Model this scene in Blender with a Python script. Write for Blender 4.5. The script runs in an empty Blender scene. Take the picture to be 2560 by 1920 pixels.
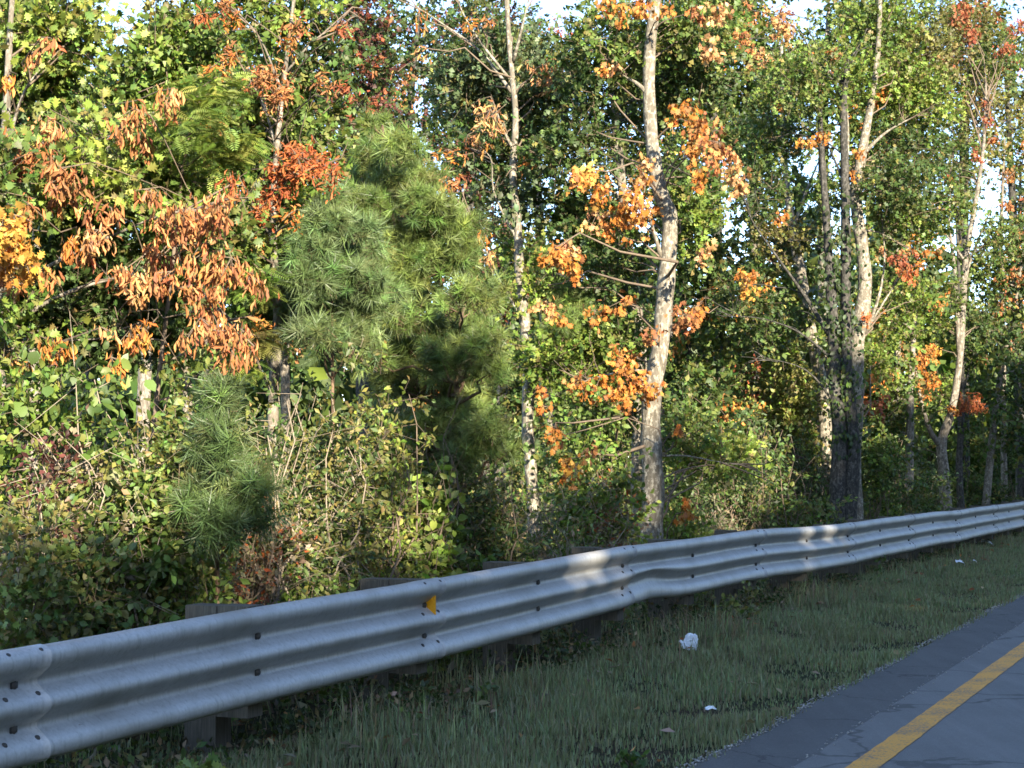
import bpy, math
import numpy as np
from mathutils import Matrix, Vector

# ------------------------------------------------------------------ camera, sky, sun, exposure
sc = bpy.context.scene
C = sc.collection
EYE = 1.6
FPX = 4400.0                     # focal length in pixels of the 2560 px wide photograph
HOR = 1150.0                     # row of the horizon
PITCH = math.atan((HOR - 960) / FPX)
THETA = math.atan((3200 - 1280) / FPX)      # road direction, to the right of the view axis
cam_d = bpy.data.cameras.new('camera')
cam_d.sensor_width = 36.0
cam_d.lens = FPX / 2560 * 36.0
cam_d.clip_end = 3000
cam = bpy.data.objects.new('camera', cam_d)
C.objects.link(cam)
cam.location = (0, 0, EYE)
cam.rotation_euler = (math.pi / 2 + PITCH, 0, 0)
sc.camera = cam

SUN_AZ = 157.0                   # clockwise from the view axis: behind, to the right
SUN_EL = 20.0
world = bpy.data.worlds.new('World')
sc.world = world
world.use_nodes = True
wn = world.node_tree
wn.nodes.clear()
sky = wn.nodes.new('ShaderNodeTexSky')
sky.sky_type = 'NISHITA'
sky.sun_disc = False
sky.sun_elevation = math.radians(SUN_EL)
sky.sun_rotation = math.radians(SUN_AZ)
sky.air_density = 0.62
sky.dust_density = 0.12
sky.ozone_density = 0.8
bg = wn.nodes.new('ShaderNodeBackground')
bg.inputs['Strength'].default_value = 0.15
wo = wn.nodes.new('ShaderNodeOutputWorld')
wn.links.new(sky.outputs[0], bg.inputs[0])
wn.links.new(bg.outputs[0], wo.inputs[0])

sun_d = bpy.data.lights.new('sun', 'SUN')
sun_d.energy = 4.8
sun_d.angle = math.radians(0.5)
sun_d.color = (1.0, 0.90, 0.73)
sun = bpy.data.objects.new('sun', sun_d)
C.objects.link(sun)
az, el = math.radians(SUN_AZ), math.radians(SUN_EL)
SUNV = Vector((math.sin(az) * math.cos(el), math.cos(az) * math.cos(el), math.sin(el)))
sun.rotation_euler = SUNV.to_track_quat('Z', 'Y').to_euler()
sun.location = SUNV * 60

sc.view_settings.view_transform = 'Standard'
sc.view_settings.look = 'None'
sc.view_settings.gamma = 1.0
sc.view_settings.exposure = 2.0
sc.render.engine = 'CYCLES'
sc.cycles.max_bounces = 6
sc.cycles.diffuse_bounces = 3
sc.cycles.glossy_bounces = 2
sc.cycles.transmission_bounces = 4
sc.cycles.use_denoising = True
sc.cycles.filter_width = 1.6
sc.cycles.caustics_reflective = False
sc.cycles.caustics_refractive = False

# ------------------------------------------------------------------ helpers
rng = np.random.default_rng(11)
D = 2560 / 2212.0                # my notes are in a 2212 px wide copy of the photograph
U = np.array((math.sin(THETA), math.cos(THETA), 0.0))      # along the road
N = np.array((-math.cos(THETA), math.sin(THETA), 0.0))     # away from the road, to the left
CP, SP = math.cos(PITCH), math.sin(PITCH)


def road(s, d, z=0.0):
    return U * s + N * d + np.array((0, 0, z))


def at(x, y, Z, src=False):
    """point at horizontal distance Z seen at pixel (x, y)"""
    if not src:
        x, y = x * D, y * D
    xc, yc = (x - 1280) / FPX, (960 - y) / FPX
    fy = CP - yc * SP
    fz = SP + yc * CP
    k = Z / fy
    return np.array((xc * k, Z, EYE + fz * k))


def on_ground(x, y):
    a = at(x, y, 1.0) - np.array((0, 0, EYE))
    k = -EYE / a[2]
    return a * k + np.array((0, 0, EYE))


def ground_z(p):
    """height of the ground: flat road and verge, uneven wood floor"""
    d = p[..., 0] * N[0] + p[..., 1] * N[1]
    s = p[..., 0] * U[0] + p[..., 1] * U[1]
    w = np.clip((np.abs(d + 3) - 9.2) / 4, 0, 1)
    return w * (0.10 * np.sin(s * .7 + d * .4) + 0.07 * np.sin(s * 1.9 - d * 1.3) - 0.08)


def behind(x, Z, dm=6.2):
    """distance at which a thing seen at column x stands at least dm from the road axis"""
    t = (x * D - 1280) / FPX
    return max(Z, dm / (math.sin(THETA) - t * math.cos(THETA)))


def unit(v):
    return v / (np.linalg.norm(v, axis=-1, keepdims=True) + 1e-9)


def mesh_data(name, v, f, mat=None, col=None, smooth=False):
    """f: (n,3) or (n,4) array or list of lists"""
    me = bpy.data.meshes.new(name)
    v = np.asarray(v, np.float32)
    if isinstance(f, np.ndarray):
        k = f.shape[1]
        me.vertices.add(len(v))
        me.vertices.foreach_set('co', v.ravel())
        me.loops.add(f.size)
        me.loops.foreach_set('vertex_index', f.astype(np.int32).ravel())
        me.polygons.add(len(f))
        me.polygons.foreach_set('loop_start', np.arange(0, f.size, k, dtype=np.int32))
        me.update(calc_edges=True)
    else:
        me.from_pydata(v.tolist(), [], f)
        me.update()
    if smooth:
        me.polygons.foreach_set('use_smooth', np.ones(len(me.polygons), bool))
    if col is not None:
        ca = me.color_attributes.new('Col', 'FLOAT_COLOR', 'POINT')
        c4 = np.ones((len(v), 4), np.float32)
        c4[:, :3] = col
        ca.data.foreach_set('color', c4.ravel())
    if mat:
        me.materials.append(mat)
    return me


def obj(name, me, parent=None, base=None, kind=None, label=None, cat=None, group=None):
    o = bpy.data.objects.new(name, me)
    C.objects.link(o)
    if parent is not None:
        o.parent = parent
    if base is not None:
        o.location = base
    for k, val in (('kind', kind), ('label', label), ('category', cat), ('group', group)):
        if val:
            o[k] = val
    return o


def thing(name, base, label, cat, group=None):
    return obj(name, None, None, base, None, label, cat, group)


class MB:
    """collects pieces of one mesh"""
    def __init__(self):
        self.v, self.f, self.c, self.n = [], [], [], 0

    def add(self, v, f, c=None):
        v = np.asarray(v, float)
        self.v.append(v)
        self.f += [[i + self.n for i in q] for q in f]
        self.n += len(v)

    def tube(self, pts, rad, seg=7, cap=True, wob=0.0):
        pts = np.asarray(pts, float)
        rad = np.asarray(rad, float)
        n = len(pts)
        t = np.gradient(pts, axis=0)
        t = unit(t)
        ref = np.array((0.31, 0.2, 0.1)) if abs(t[0][2]) > .7 else np.array((0, 0, 1.0))
        x = unit(np.cross(t, ref))
        y = np.cross(t, x)
        a = np.arange(seg) * 2 * math.pi / seg
        rr = rad[:, None] * (1 + wob * rng.normal(size=(n, seg)))
        v = pts[:, None, :] + rr[..., None] * (np.cos(a)[None, :, None] * x[:, None, :] + np.sin(a)[None, :, None] * y[:, None, :])
        v = v.reshape(-1, 3)
        f = []
        for i in range(n - 1):
            for j in range(seg):
                j2 = (j + 1) % seg
                f.append([i * seg + j, i * seg + j2, (i + 1) * seg + j2, (i + 1) * seg + j])
        if cap:
            f.append([(n - 1) * seg + j for j in range(seg)])
            f.append([seg - 1 - j for j in range(seg)])
        self.add(v, f)

    def box(self, c, ax, ay, az):
        """centre and three half-axis vectors"""
        c, ax, ay, az = (np.asarray(q, float) for q in (c, ax, ay, az))
        v = [c + sx * ax + sy * ay + sz * az for sz in (-1, 1) for sy in (-1, 1) for sx in (-1, 1)]
        self.add(v, [[0, 2, 3, 1], [4, 5, 7, 6], [0, 1, 5, 4], [2, 6, 7, 3], [0, 4, 6, 2], [1, 3, 7, 5]])

    def build(self, name, mat, parent=None, base=None, smooth=False, **kw):
        v = np.concatenate(self.v)
        if parent is not None:
            v = v - np.asarray(parent.location)
        elif base is not None:
            v = v - np.asarray(base)
        return obj(name, mesh_data(name, v, self.f, mat, smooth=smooth), parent, base if parent is None else None, **kw)


def smooth_line(pts, n):
    """Catmull-Rom through rows of numbers"""
    p = np.asarray(pts, float)
    p = np.vstack([2 * p[0] - p[1], p, 2 * p[-1] - p[-2]])
    out = []
    m = len(p) - 3
    for q in np.linspace(0, m - 1e-6, n):
        i = int(q)
        t = q - i
        a, b, c, d = p[i:i + 4]
        out.append(.5 * (2 * b + (c - a) * t + (2 * a - 5 * b + 4 * c - d) * t * t + (3 * b - a - 3 * c + d) * t ** 3))
    return np.array(out)


# ------------------------------------------------------------------ materials
def new_mat(name):
    m = bpy.data.materials.new(name)
    m.use_nodes = True
    nt = m.node_tree
    nt.nodes.clear()
    out = nt.nodes.new('ShaderNodeOutputMaterial')
    return m, nt, out


def node(nt, kind, **kw):
    n = nt.nodes.new(kind)
    for k, v in kw.items():
        if k in n.inputs:
            n.inputs[k].default_value = v
        else:
            setattr(n, k, v)
    return n


def ramp(nt, src, stops):
    r = nt.nodes.new('ShaderNodeValToRGB')
    e = r.color_ramp.elements
    while len(e) < len(stops):
        e.new(0.5)
    for q, (p, c) in zip(e, stops):
        q.position = p
        q.color = (*c, 1) if len(c) == 3 else c
    nt.links.new(src, r.inputs[0])
    return r.outputs[0]


def noise(nt, scale, detail=4, rough=.55, vec=None, dist=0.0):
    n = node(nt, 'ShaderNodeTexNoise', Scale=scale, Detail=detail, Roughness=rough, Distortion=dist)
    if vec is not None:
        nt.links.new(vec, n.inputs['Vector'])
    return n.outputs['Fac']


def mapped(nt, scale=(1, 1, 1), rot=(0, 0, 0)):
    tc = nt.nodes.new('ShaderNodeTexCoord')
    mp = nt.nodes.new('ShaderNodeMapping')
    mp.inputs['Scale'].default_value = scale
    mp.inputs['Rotation'].default_value = rot
    nt.links.new(tc.outputs['Object'], mp.inputs['Vector'])
    return mp.outputs[0]


def mixc(nt, fac, a, b, mode='MIX'):
    m = nt.nodes.new('ShaderNodeMix')
    m.data_type = 'RGBA'
    m.blend_type = mode
    for sock, val in ((m.inputs[0], fac), (m.inputs[6], a), (m.inputs[7], b)):
        if isinstance(val, (int, float)):
            sock.default_value = val
        elif isinstance(val, tuple):
            sock.default_value = (*val, 1)
        else:
            nt.links.new(val, sock)
    return m.outputs[2]


def bump(nt, h, strength, dist=.01):
    b = node(nt, 'ShaderNodeBump', Strength=strength, Distance=dist)
    nt.links.new(h, b.inputs['Height'])
    return b.outputs[0]


def leaf_mat(name, trans=.3, rough=.5, spec=.35, tcol=(1.25, 1.15, .55)):
    m, nt, out = new_mat(name)
    at_ = node(nt, 'ShaderNodeAttribute', attribute_name='Col')
    p = node(nt, 'ShaderNodeBsdfPrincipled', Roughness=rough)
    p.inputs['Specular IOR Level'].default_value = spec
    nt.links.new(at_.outputs['Color'], p.inputs['Base Color'])
    t = nt.nodes.new('ShaderNodeBsdfTranslucent')
    tc = mixc(nt, 1.0, at_.outputs['Color'], tcol, 'MULTIPLY')
    nt.links.new(tc, t.inputs['Color'])
    mx = node(nt, 'ShaderNodeMixShader', Fac=trans)
    nt.links.new(p.outputs[0], mx.inputs[1])
    nt.links.new(t.outputs[0], mx.inputs[2])
    nt.links.new(mx.outputs[0], out.inputs[0])
    return m


def bark_mat(name, dark, mid, light, vscale=1.0, relief=.6):
    m, nt, out = new_mat(name)
    v1 = mapped(nt, (9 * vscale, 9 * vscale, 2.2 * vscale))
    v2 = mapped(nt, (1, 1, .7))
    a = noise(nt, 3.0, 6, .65, v1)
    b = noise(nt, 24.0, 4, .7, v2)
    big = noise(nt, 1.7, 3, .5, mapped(nt, (1, 1, .6)))
    c1 = ramp(nt, a, [(.32, dark), (.55, mid), (.75, light)])
    spots = ramp(nt, b, [(.5, (0, 0, 0)), (.62, (1, 1, 1))])
    c2 = mixc(nt, spots, c1, light)
    dirt = ramp(nt, big, [(.52, (0, 0, 0)), (.7, (.75, .75, .75))])
    c3 = mixc(nt, dirt, c2, mid)
    p = node(nt, 'ShaderNodeBsdfPrincipled', Roughness=.85)
    p.inputs['Specular IOR Level'].default_value = .2
    nt.links.new(c3, p.inputs['Base Color'])
    nt.links.new(bump(nt, a, relief, .02), p.inputs['Normal'])
    nt.links.new(p.outputs[0], out.inputs[0])
    return m


def plain_mat(name, col, rough=.7, metal=0, var=.25, scale=20, spec=.4, bumps=.15):
    m, nt, out = new_mat(name)
    n = noise(nt, scale, 4, .6, mapped(nt))
    c = ramp(nt, n, [(.3, tuple(q * (1 - var) for q in col)), (.7, tuple(min(1, q * (1 + var)) for q in col))])
    p = node(nt, 'ShaderNodeBsdfPrincipled', Roughness=rough, Metallic=metal)
    p.inputs['Specular IOR Level'].default_value = spec
    nt.links.new(c, p.inputs['Base Color'])
    nt.links.new(bump(nt, n, bumps, .004), p.inputs['Normal'])
    nt.links.new(p.outputs[0], out.inputs[0])
    return m


M_leaf = leaf_mat('leaf_green')
M_dead = leaf_mat('leaf_dead', .22, .7, .2, (1.1, .9, .6))
M_needle = leaf_mat('needles', .12, .45, .4)
M_grass = leaf_mat('grass_blades', .38, .55, .3, (1.1, 1.1, .8))
M_bark_light = bark_mat('bark_pale', (.085, .072, .052), (.165, .142, .105), (.37, .335, .26))
M_bark_mid = bark_mat('bark_grey', (.07, .06, .045), (.17, .145, .11), (.33, .29, .23))
M_bark_dark = bark_mat('bark_dark', (.018, .017, .014), (.045, .042, .035), (.11, .10, .085))  # bark darkened for trunks in shade
M_bark_pine = bark_mat('bark_pine', (.05, .035, .022), (.115, .075, .048), (.21, .14, .09))
M_twig = plain_mat('twig_brown', (.16, .12, .085), .9, spec=.15)
M_twig_pale = plain_mat('twig_pale', (.27, .22, .165), .9, spec=.15)

# asphalt
def asphalt(name, base, speck, seed):
    m, nt, out = new_mat(name)
    vec = mapped(nt, (1, 1, 1))
    v = node(nt, 'ShaderNodeTexVoronoi', Scale=170.0)
    nt.links.new(vec, v.inputs['Vector'])
    grain = noise(nt, 320.0, 2, .7, vec)
    patch = noise(nt, .9 + seed, 5, .6, vec)
    fine = noise(nt, 22.0, 4, .65, vec)
    streak = noise(nt, 2.2, 4, .6, mapped(nt, (3.0, .12, 1), (0, 0, THETA)))
    c = ramp(nt, grain, [(.3, tuple(q * .55 for q in base)), (.52, base), (.72, speck)])
    c = mixc(nt, ramp(nt, patch, [(.35, (0, 0, 0)), (.7, (.5, .5, .5))]), c, tuple(q * .62 for q in base))
    c = mixc(nt, ramp(nt, streak, [(.45, (0, 0, 0)), (.75, (.35, .35, .35))]), c, tuple(q * 1.5 for q in base))
    c = mixc(nt, ramp(nt, fine, [(.55, (0, 0, 0)), (.8, (.4, .4, .4))]), c, tuple(q * 1.7 for q in base))
    mid = noise(nt, 75.0, 3, .75, vec)
    c = mixc(nt, ramp(nt, mid, [(.60, (0, 0, 0)), (.70, (.55, .55, .55))]), c, speck)
    c = mixc(nt, ramp(nt, mid, [(.30, (.7, .7, .7)), (.40, (0, 0, 0))]), c, tuple(q * .4 for q in base))
    cr = node(nt, 'ShaderNodeTexVoronoi', Scale=.38 + seed)
    cr.feature = 'DISTANCE_TO_EDGE'
    wv = node(nt, 'ShaderNodeTexNoise', Scale=2.5, Detail=5.0)
    nt.links.new(vec, wv.inputs['Vector'])
    va = node(nt, 'ShaderNodeVectorMath', operation='MULTIPLY_ADD')
    nt.links.new(wv.outputs['Color'], va.inputs[0])
    va.inputs[1].default_value = (.5, .5, .5)
    nt.links.new(vec, va.inputs[2])
    nt.links.new(va.outputs[0], cr.inputs['Vector'])
    c = mixc(nt, ramp(nt, cr.outputs['Distance'], [(.004, (.85, .85, .85)), (.009, (0, 0, 0))]), c, tuple(q * .45 for q in base))
    p = node(nt, 'ShaderNodeBsdfPrincipled', Roughness=.8)
    p.inputs['Specular IOR Level'].default_value = .35
    nt.links.new(c, p.inputs['Base Color'])
    nt.links.new(bump(nt, v.outputs['Distance'], .5, .006), p.inputs['Normal'])
    nt.links.new(p.outputs[0], out.inputs[0])
    return m


M_road = asphalt('asphalt_lane', (.165, .163, .156), (.29, .287, .28), 0)
M_shoulder = asphalt('asphalt_shoulder', (.098, .097, .094), (.19, .188, .183), .4)

# painted line: worn through in places to the asphalt
m, nt, out = new_mat('yellow_paint')
vec = mapped(nt)
w = noise(nt, 55, 5, .7, vec)
w2 = noise(nt, 3.0, 3, .6, vec)
wear = mixc(nt, .5, w, w2, 'ADD')
c = ramp(nt, w, [(.3, (.62, .27, .025)), (.6, (.76, .345, .03))])
c = mixc(nt, ramp(nt, wear, [(.74, (0, 0, 0)), (.88, (.9, .9, .9))]), c, (.11, .105, .095))
p = node(nt, 'ShaderNodeBsdfPrincipled', Roughness=.65)
nt.links.new(c, p.inputs['Base Color'])
nt.links.new(bump(nt, w, .3, .003), p.inputs['Normal'])
nt.links.new(p.outputs[0], out.inputs[0])
M_yellow = m

# soil and leaf litter
m, nt, out = new_mat('soil')
vec = mapped(nt)
a = noise(nt, 1.1, 5, .6, vec)
b = noise(nt, 26, 5, .7, vec)
c = ramp(nt, b, [(.3, (.02, .016, .011)), (.52, (.055, .042, .026)), (.75, (.13, .09, .05))])
c2 = ramp(nt, b, [(.3, (.018, .022, .01)), (.6, (.045, .055, .022)), (.8, (.09, .085, .04))])
c = mixc(nt, ramp(nt, a, [(.4, (0, 0, 0)), (.6, (1, 1, 1))]), c, c2)
p = node(nt, 'ShaderNodeBsdfPrincipled', Roughness=.95)
p.inputs['Specular IOR Level'].default_value = .1
nt.links.new(c, p.inputs['Base Color'])
nt.links.new(bump(nt, b, .9, .04), p.inputs['Normal'])
nt.links.new(p.outputs[0], out.inputs[0])
M_soil = m

# galvanised steel
m, nt, out = new_mat('galvanised_steel')
vec = mapped(nt)
sp = noise(nt, 60, 4, .6, vec)
sw = noise(nt, 2.3, 4, .6, vec)
tc_ = mapped(nt, (14, 14, .7))
st = noise(nt, 3.0, 5, .65, tc_)
c = ramp(nt, sp, [(.3, (.43, .43, .42)), (.7, (.56, .555, .54))])
c = mixc(nt, ramp(nt, sw, [(.45, (0, 0, 0)), (.75, (.7, .7, .7))]), c, (.30, .285, .25))
c = mixc(nt, ramp(nt, st, [(.52, (0, 0, 0)), (.68, (.42, .42, .42))]), c, (.24, .23, .21))
ru = noise(nt, 1.1, 5, .7, mapped(nt, (4, 4, .5)))
c = mixc(nt, ramp(nt, ru, [(.62, (0, 0, 0)), (.76, (.38, .38, .38))]), c, (.21, .15, .10))
p = node(nt, 'ShaderNodeBsdfPrincipled', Metallic=.4)
nt.links.new(ramp(nt, sp, [(.3, (.45, .45, .45)), (.7, (.65, .65, .65))]), p.inputs['Roughness'])
nt.links.new(c, p.inputs['Base Color'])
nt.links.new(bump(nt, sw, .12, .02), p.inputs['Normal'])
nt.links.new(p.outputs[0], out.inputs[0])
M_steel = m
M_bolt = plain_mat('rusty_bolt', (.09, .085, .08), .7, .5)
M_washer = plain_mat('dull_washer', (.05, .05, .05), .7, .4)
M_reflector = plain_mat('amber_reflector', (.75, .33, .008), .35, 0, .1, 90, .5, .05)
M_paper = plain_mat('white_paper', (.74, .77, .80), .8, 0, .12, 40, .3, .6)
# weathered timber
m, nt, out = new_mat('weathered_timber')
g = noise(nt, 5.0, 6, .7, mapped(nt, (22, 22, 1.2)))
c = ramp(nt, g, [(.3, (.045, .037, .028)), (.55, (.105, .09, .068)), (.75, (.17, .15, .118))])
p = node(nt, 'ShaderNodeBsdfPrincipled', Roughness=.9)
nt.links.new(c, p.inputs['Base Color'])
nt.links.new(bump(nt, g, .6, .01), p.inputs['Normal'])
nt.links.new(p.outputs[0], out.inputs[0])
M_timber = m
M_stone = plain_mat('pale_gravel', (.34, .32, .29), .85, 0, .5, 60)

# ------------------------------------------------------------------ the ground, the road and its markings
def sheet(name, s0, s1, d0, d1, z, mat, ns=2, nd=2, uneven=None, edge=None):
    ss = np.linspace(s0, s1, ns)
    ds = np.linspace(d0, d1, nd)
    v = []
    for s in ss:
        for j, d in enumerate(ds):
            dd = d
            if edge and j in (0, nd - 1):
                dd = d + edge * (math.sin(s * 2.3) * .5 + rng.normal() * .6)
            v.append(road(s, dd, z))
    v = np.array(v)
    if uneven:
        v[:, 2] += ground_z(v)
    f = np.array([[i * nd + j, (i + 1) * nd + j, (i + 1) * nd + j + 1, i * nd + j + 1] for i in range(ns - 1) for j in range(nd - 1)])
    return obj(name, mesh_data(name, v, f[:, ::-1], mat, smooth=True), kind='structure')


sheet('far_ground', -900, 1500, -900, 900, -.35, M_soil, 3, 3)
sheet('ground', -90, 210, -95, 105, -.02, M_soil, 230, 150, True)
sheet('road', -90, 210, -9.0, 2.356, 0.0, M_road, 700, 2, edge=.004)
sheet('road_shoulder', -90, 210, 2.34, 2.87, -.006, M_shoulder, 900, 2, edge=.014)
sheet('yellow_edge_line', -90, 210, 1.94, 2.10, .004, M_yellow, 3000, 2, edge=.0035)

# ------------------------------------------------------------------ guardrail (thrie beam on timber posts)
BX = [30, 643, 1069, 1352, 1543, 1719, 1889, 2020, 2118, 2198, 2269, 2329, 2387, 2438, 2482, 2521, 2556]
BY = [1713, 1590, 1513, 1456, 1414, 1388, 1363, 1352, 1340, 1326, 1316, 1306, 1300.7, 1291.5, 1285, 1279, 1273]
CT = math.cos(THETA)
kn = []
for k, (x, y) in enumerate(zip(BX, BY)):
    Z = CT * 1.905 * (k + 4.5)
    kn.append(at(x, y, Z, True))
kn = np.array(kn)
sd = np.stack([kn @ U, kn @ N, kn[:, 2]], 1)
# smooth the lateral position lightly, keep the heights
for _ in range(2):
    q = sd[:, 1].copy()
    q[1:-1] = (sd[:-2, 1] + 2 * sd[1:-1, 1] + sd[2:, 1]) / 4
    sd[:, 1] = q
pre = [sd[0] + np.array((-1.905 * i, 0, -.012 * i)) for i in (3, 2, 1)]
post = [sd[-1] + np.array((1.905 * i, .04 * i, 0.0)) for i in range(1, 14)]
sd = np.vstack([pre, sd, post])
# constant spacing along the rail
K0 = 3
RAIL = sd
rail_s = RAIL[:, 0]


def rail_at(s):
    """smooth position (lateral, height of the upper bolt row) along the rail"""
    i = int(np.clip(np.searchsorted(rail_s, s) - 1, 1, len(rail_s) - 3))
    t = (s - rail_s[i]) / (rail_s[i + 1] - rail_s[i])
    a, b, c, d = RAIL[i - 1:i + 3, 1:]
    return .5 * (2 * b + (c - a) * t + (2 * a - 5 * b + 4 * c - d) * t * t + (3 * b - a - 3 * c + d) * t ** 3)


# profile: (proud of the back plane towards the road, below the top)
PROF = [(.010, .000), (.022, -.002), (.052, .004), (.074, .020), (.081, .040), (.080, .062), (.070, .084), (.045, .106), (.014, .130),
        (.001, .142), (0, .156), (.001, .170), (.014, .182), (.045, .206), (.072, .228), (.081, .246), (.081, .262), (.072, .280), (.045, .302), (.014, .326),
        (.001, .338), (0, .352), (.001, .366), (.014, .378), (.045, .402), (.070, .424), (.080, .446), (.081, .468), (.074, .488), (.052, .504), (.022, .510), (.010, .508)]
PROF = np.array(PROF)
_t = np.gradient(PROF, axis=0)
_t /= np.linalg.norm(_t, axis=1)[:, None]
PNRM = np.stack([_t[:, 1], -_t[:, 0]], 1)        # (out, down) normal, pointing to the road
TOP = .156                       # the upper bolt row lies this far below the top edge


def rail_pt(s, out, down):
    d, z = rail_at(s)
    s4 = rail_s[K0 + 4]
    # the dent between two posts on the lower half
    g = math.exp(-((s - s4 - .62) / .55) ** 2)
    lower = np.clip((down - .19) / .1, 0, 1)
    ridge = math.exp(-((down - .30) / .055) ** 2)
    out2 = out - g * lower * .045 * (out / .081) - g * ridge * .02
    down2 = down - g * lower * .035 + .012 * math.exp(-((s - s4 - .45) / .12) ** 2) * lower
    return road(s, d - out2, z + TOP - down2)


rail_root = thing('guardrail', road(rail_s[0], RAIL[0, 1], 0), 'long grey galvanised three-ridge steel guardrail on timber posts beside the verge', 'guardrail')
nk = len(rail_s)
for j in range(0, nk - 2, 2):
    # odd start so that post k0 (index K0) carries a splice
    a = j + 1
    if a + 2 > nk - 1:
        break
    s0, s1 = rail_s[a] - .15, rail_s[a + 2] + .16
    if a + 2 >= nk - 1:
        s1 = rail_s[a + 2]
    ns = 32
    ss = np.linspace(s0, s1, ns)
    v = []
    for s in ss:
        lap = .005 * np.clip((s - (s1 - .45)) / .12, 0, 1)      # the far end lies over the next panel
        for q in range(len(PROF)):
            v.append(rail_pt(s, *(PROF[q] + PNRM[q] * (lap + .003))))
        for q in range(len(PROF))[::-1]:
            v.append(rail_pt(s, *(PROF[q] + PNRM[q] * (lap - .0005))))
    m_ = len(PROF) * 2
    f = []
    for i in range(ns - 1):
        for q in range(m_):
            q2 = (q + 1) % m_
            f.append([i * m_ + q, i * m_ + q2, (i + 1) * m_ + q2, (i + 1) * m_ + q])
    f.append(list(range(m_)))
    f.append([(ns - 1) * m_ + q for q in range(m_)][::-1])
    v = np.array(v) - np.asarray(rail_root.location)
    o = obj('rail_panel', mesh_data('rail_panel', v, f, M_steel, smooth=True), rail_root)


def dome(r, h, seg=8):
    v = [(0, 0, h)]
    for rr, hh in ((.6, .8), (1, .25), (1, 0)):
        for i in range(seg):
            v.append((r * rr * math.cos(i * 2 * math.pi / seg), r * rr * math.sin(i * 2 * math.pi / seg), h * hh))
    f = [[0, 1 + i, 1 + (i + 1) % seg] for i in range(seg)]
    for q in range(2):
        f += [[1 + q * seg + i, 1 + (q + 1) * seg + i, 1 + (q + 1) * seg + (i + 1) % seg, 1 + q * seg + (i + 1) % seg] for i in range(seg)]
    return mesh_data('bolt', v, f, M_bolt, smooth=True)


def box_data(name, hx, hy, hz, mat, bev=0):
    b = MB()
    b.box((0, 0, 0), (hx, 0, 0), (0, hy, 0), (0, 0, hz))
    return mesh_data(name, np.concatenate(b.v), b.f, mat)


bolt_me = dome(.019, .014)
small_me = dome(.015, .012)
washer_me = box_data('washer', .024, .040, .0025, M_washer)
# local frame on the rail: z out to the road, x along, y up
ROT = Matrix((tuple(U), (0, 0, 1), tuple(-N))).transposed().to_4x4()


def put(name, me, p, tilt=0.0, parent=None):
    o = obj(name, me, parent)
    o.matrix_world = Matrix.Translation(Vector(p)) @ ROT @ Matrix.Rotation(tilt, 4, 'X')
    if parent:
        o.matrix_parent_inverse = Matrix.Translation(-parent.location)
    return o


def grain_box(name, c, hs, hd, hz, chamf=.006):
    b = MB()
    b.box((0, 0, 0), tuple(U * hs), tuple(N * hd), (0, 0, hz))
    me = mesh_data(name, np.concatenate(b.v), b.f, M_timber)
    return me


for k in range(1, nk - 1):
    s = rail_s[k]
    d, z = rail_at(s)
    top = z + TOP
    for dn in (.156, .352):
        pw, pb = (rail_pt(s, q + .005 * ((k - 1) % 2 == 0), dn) for q in (.006, .009))
        wa = put('washer', washer_me, pw, 0, rail_root)
        bo = obj('bolt', bolt_me, wa)
        bo.matrix_parent_inverse = (Matrix.Translation(Vector(pw)) @ ROT).inverted()
        bo.matrix_basis = Matrix.Translation(Vector(pb)) @ ROT
    if (k - 1) % 2 == 0 and k < nk - 8:
        for ds in (-.108, .108):
            for dn, o_, tl in ((.012, .066, -.95), (.206, .053, -.8), (.402, .053, -.8)):
                put('splice_bolt', small_me, rail_pt(s + ds, o_, dn), tl, rail_root)
    hz = .36
    bl = obj('block', grain_box('block', None, .075, .10, .30), rail_root)
    bl.location = Vector(road(s, d + .106, top - .012 + (.02 if k in (K0 + 1, K0 + 2) else 0) - .30)) - rail_root.location
    pt_top = top - .014 + (.02 if k in (K0 + 1, K0 + 2) else 0) + .006 * rng.normal()
    hz = (pt_top + .5) / 2
    po = obj('post', grain_box('post', None, .078, .10, hz), rail_root)
    po.location = Vector(road(s, d + .309, pt_top - hz)) - rail_root.location

# amber delineator standing out of the upper valley at the third post, facing the traffic
s2 = rail_s[K0 + 2] + .03
dv, zv = rail_at(s2)
pl = [(.004, -.020), (.004, .020), (.075, .062), (.078, .058), (.078, -.060), (.075, -.064)]
v = [road(s2 - .0025, dv - o_, zv + h_) for o_, h_ in pl] + [road(s2 + .0025, dv - o_, zv + h_) for o_, h_ in pl]
nn = len(pl)
f = [list(range(nn))[::-1], list(range(nn, 2 * nn))] + [[i, (i + 1) % nn, nn + (i + 1) % nn, nn + i] for i in range(nn)]
obj('reflector', mesh_data('reflector', np.array(v) - np.asarray(rail_root.location), f, M_reflector), rail_root, label='amber trapezoid reflector plate standing in the upper valley of the rail')

# ------------------------------------------------------------------ leaf templates: base at 0, tip at y = 1
def T(v, f):
    return np.array(v, float), np.array(f, int)


def t_oak():
    # pointed lobes either side of the midrib, overlapping at their feet
    v = [(0, 0, 0), (0, .12, .02), (0, .30, .04), (0, .46, .04), (0, .64, .03), (0, .80, .0), (0, 1.0, -.10)]
    f = []
    for sgn in (-1, 1):
        for (p, q, w, t) in ((1, 3, .27, .38), (2, 4, .42, .60), (3, 5, .36, .84)):
            v.append((sgn * w, t, .09))
            k = len(v) - 1
            f.append((p, q, k) if sgn > 0 else (q, p, k))
        v.append((sgn * .11, .78, .02))
        k = len(v) - 1
        f.append((4, 6, k) if sgn > 0 else (6, 4, k))
    v += [(-.02, 0, 0), (.02, 0, 0)]
    f.append((len(v) - 2, len(v) - 1, 2))
    return T(v, f)


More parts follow.
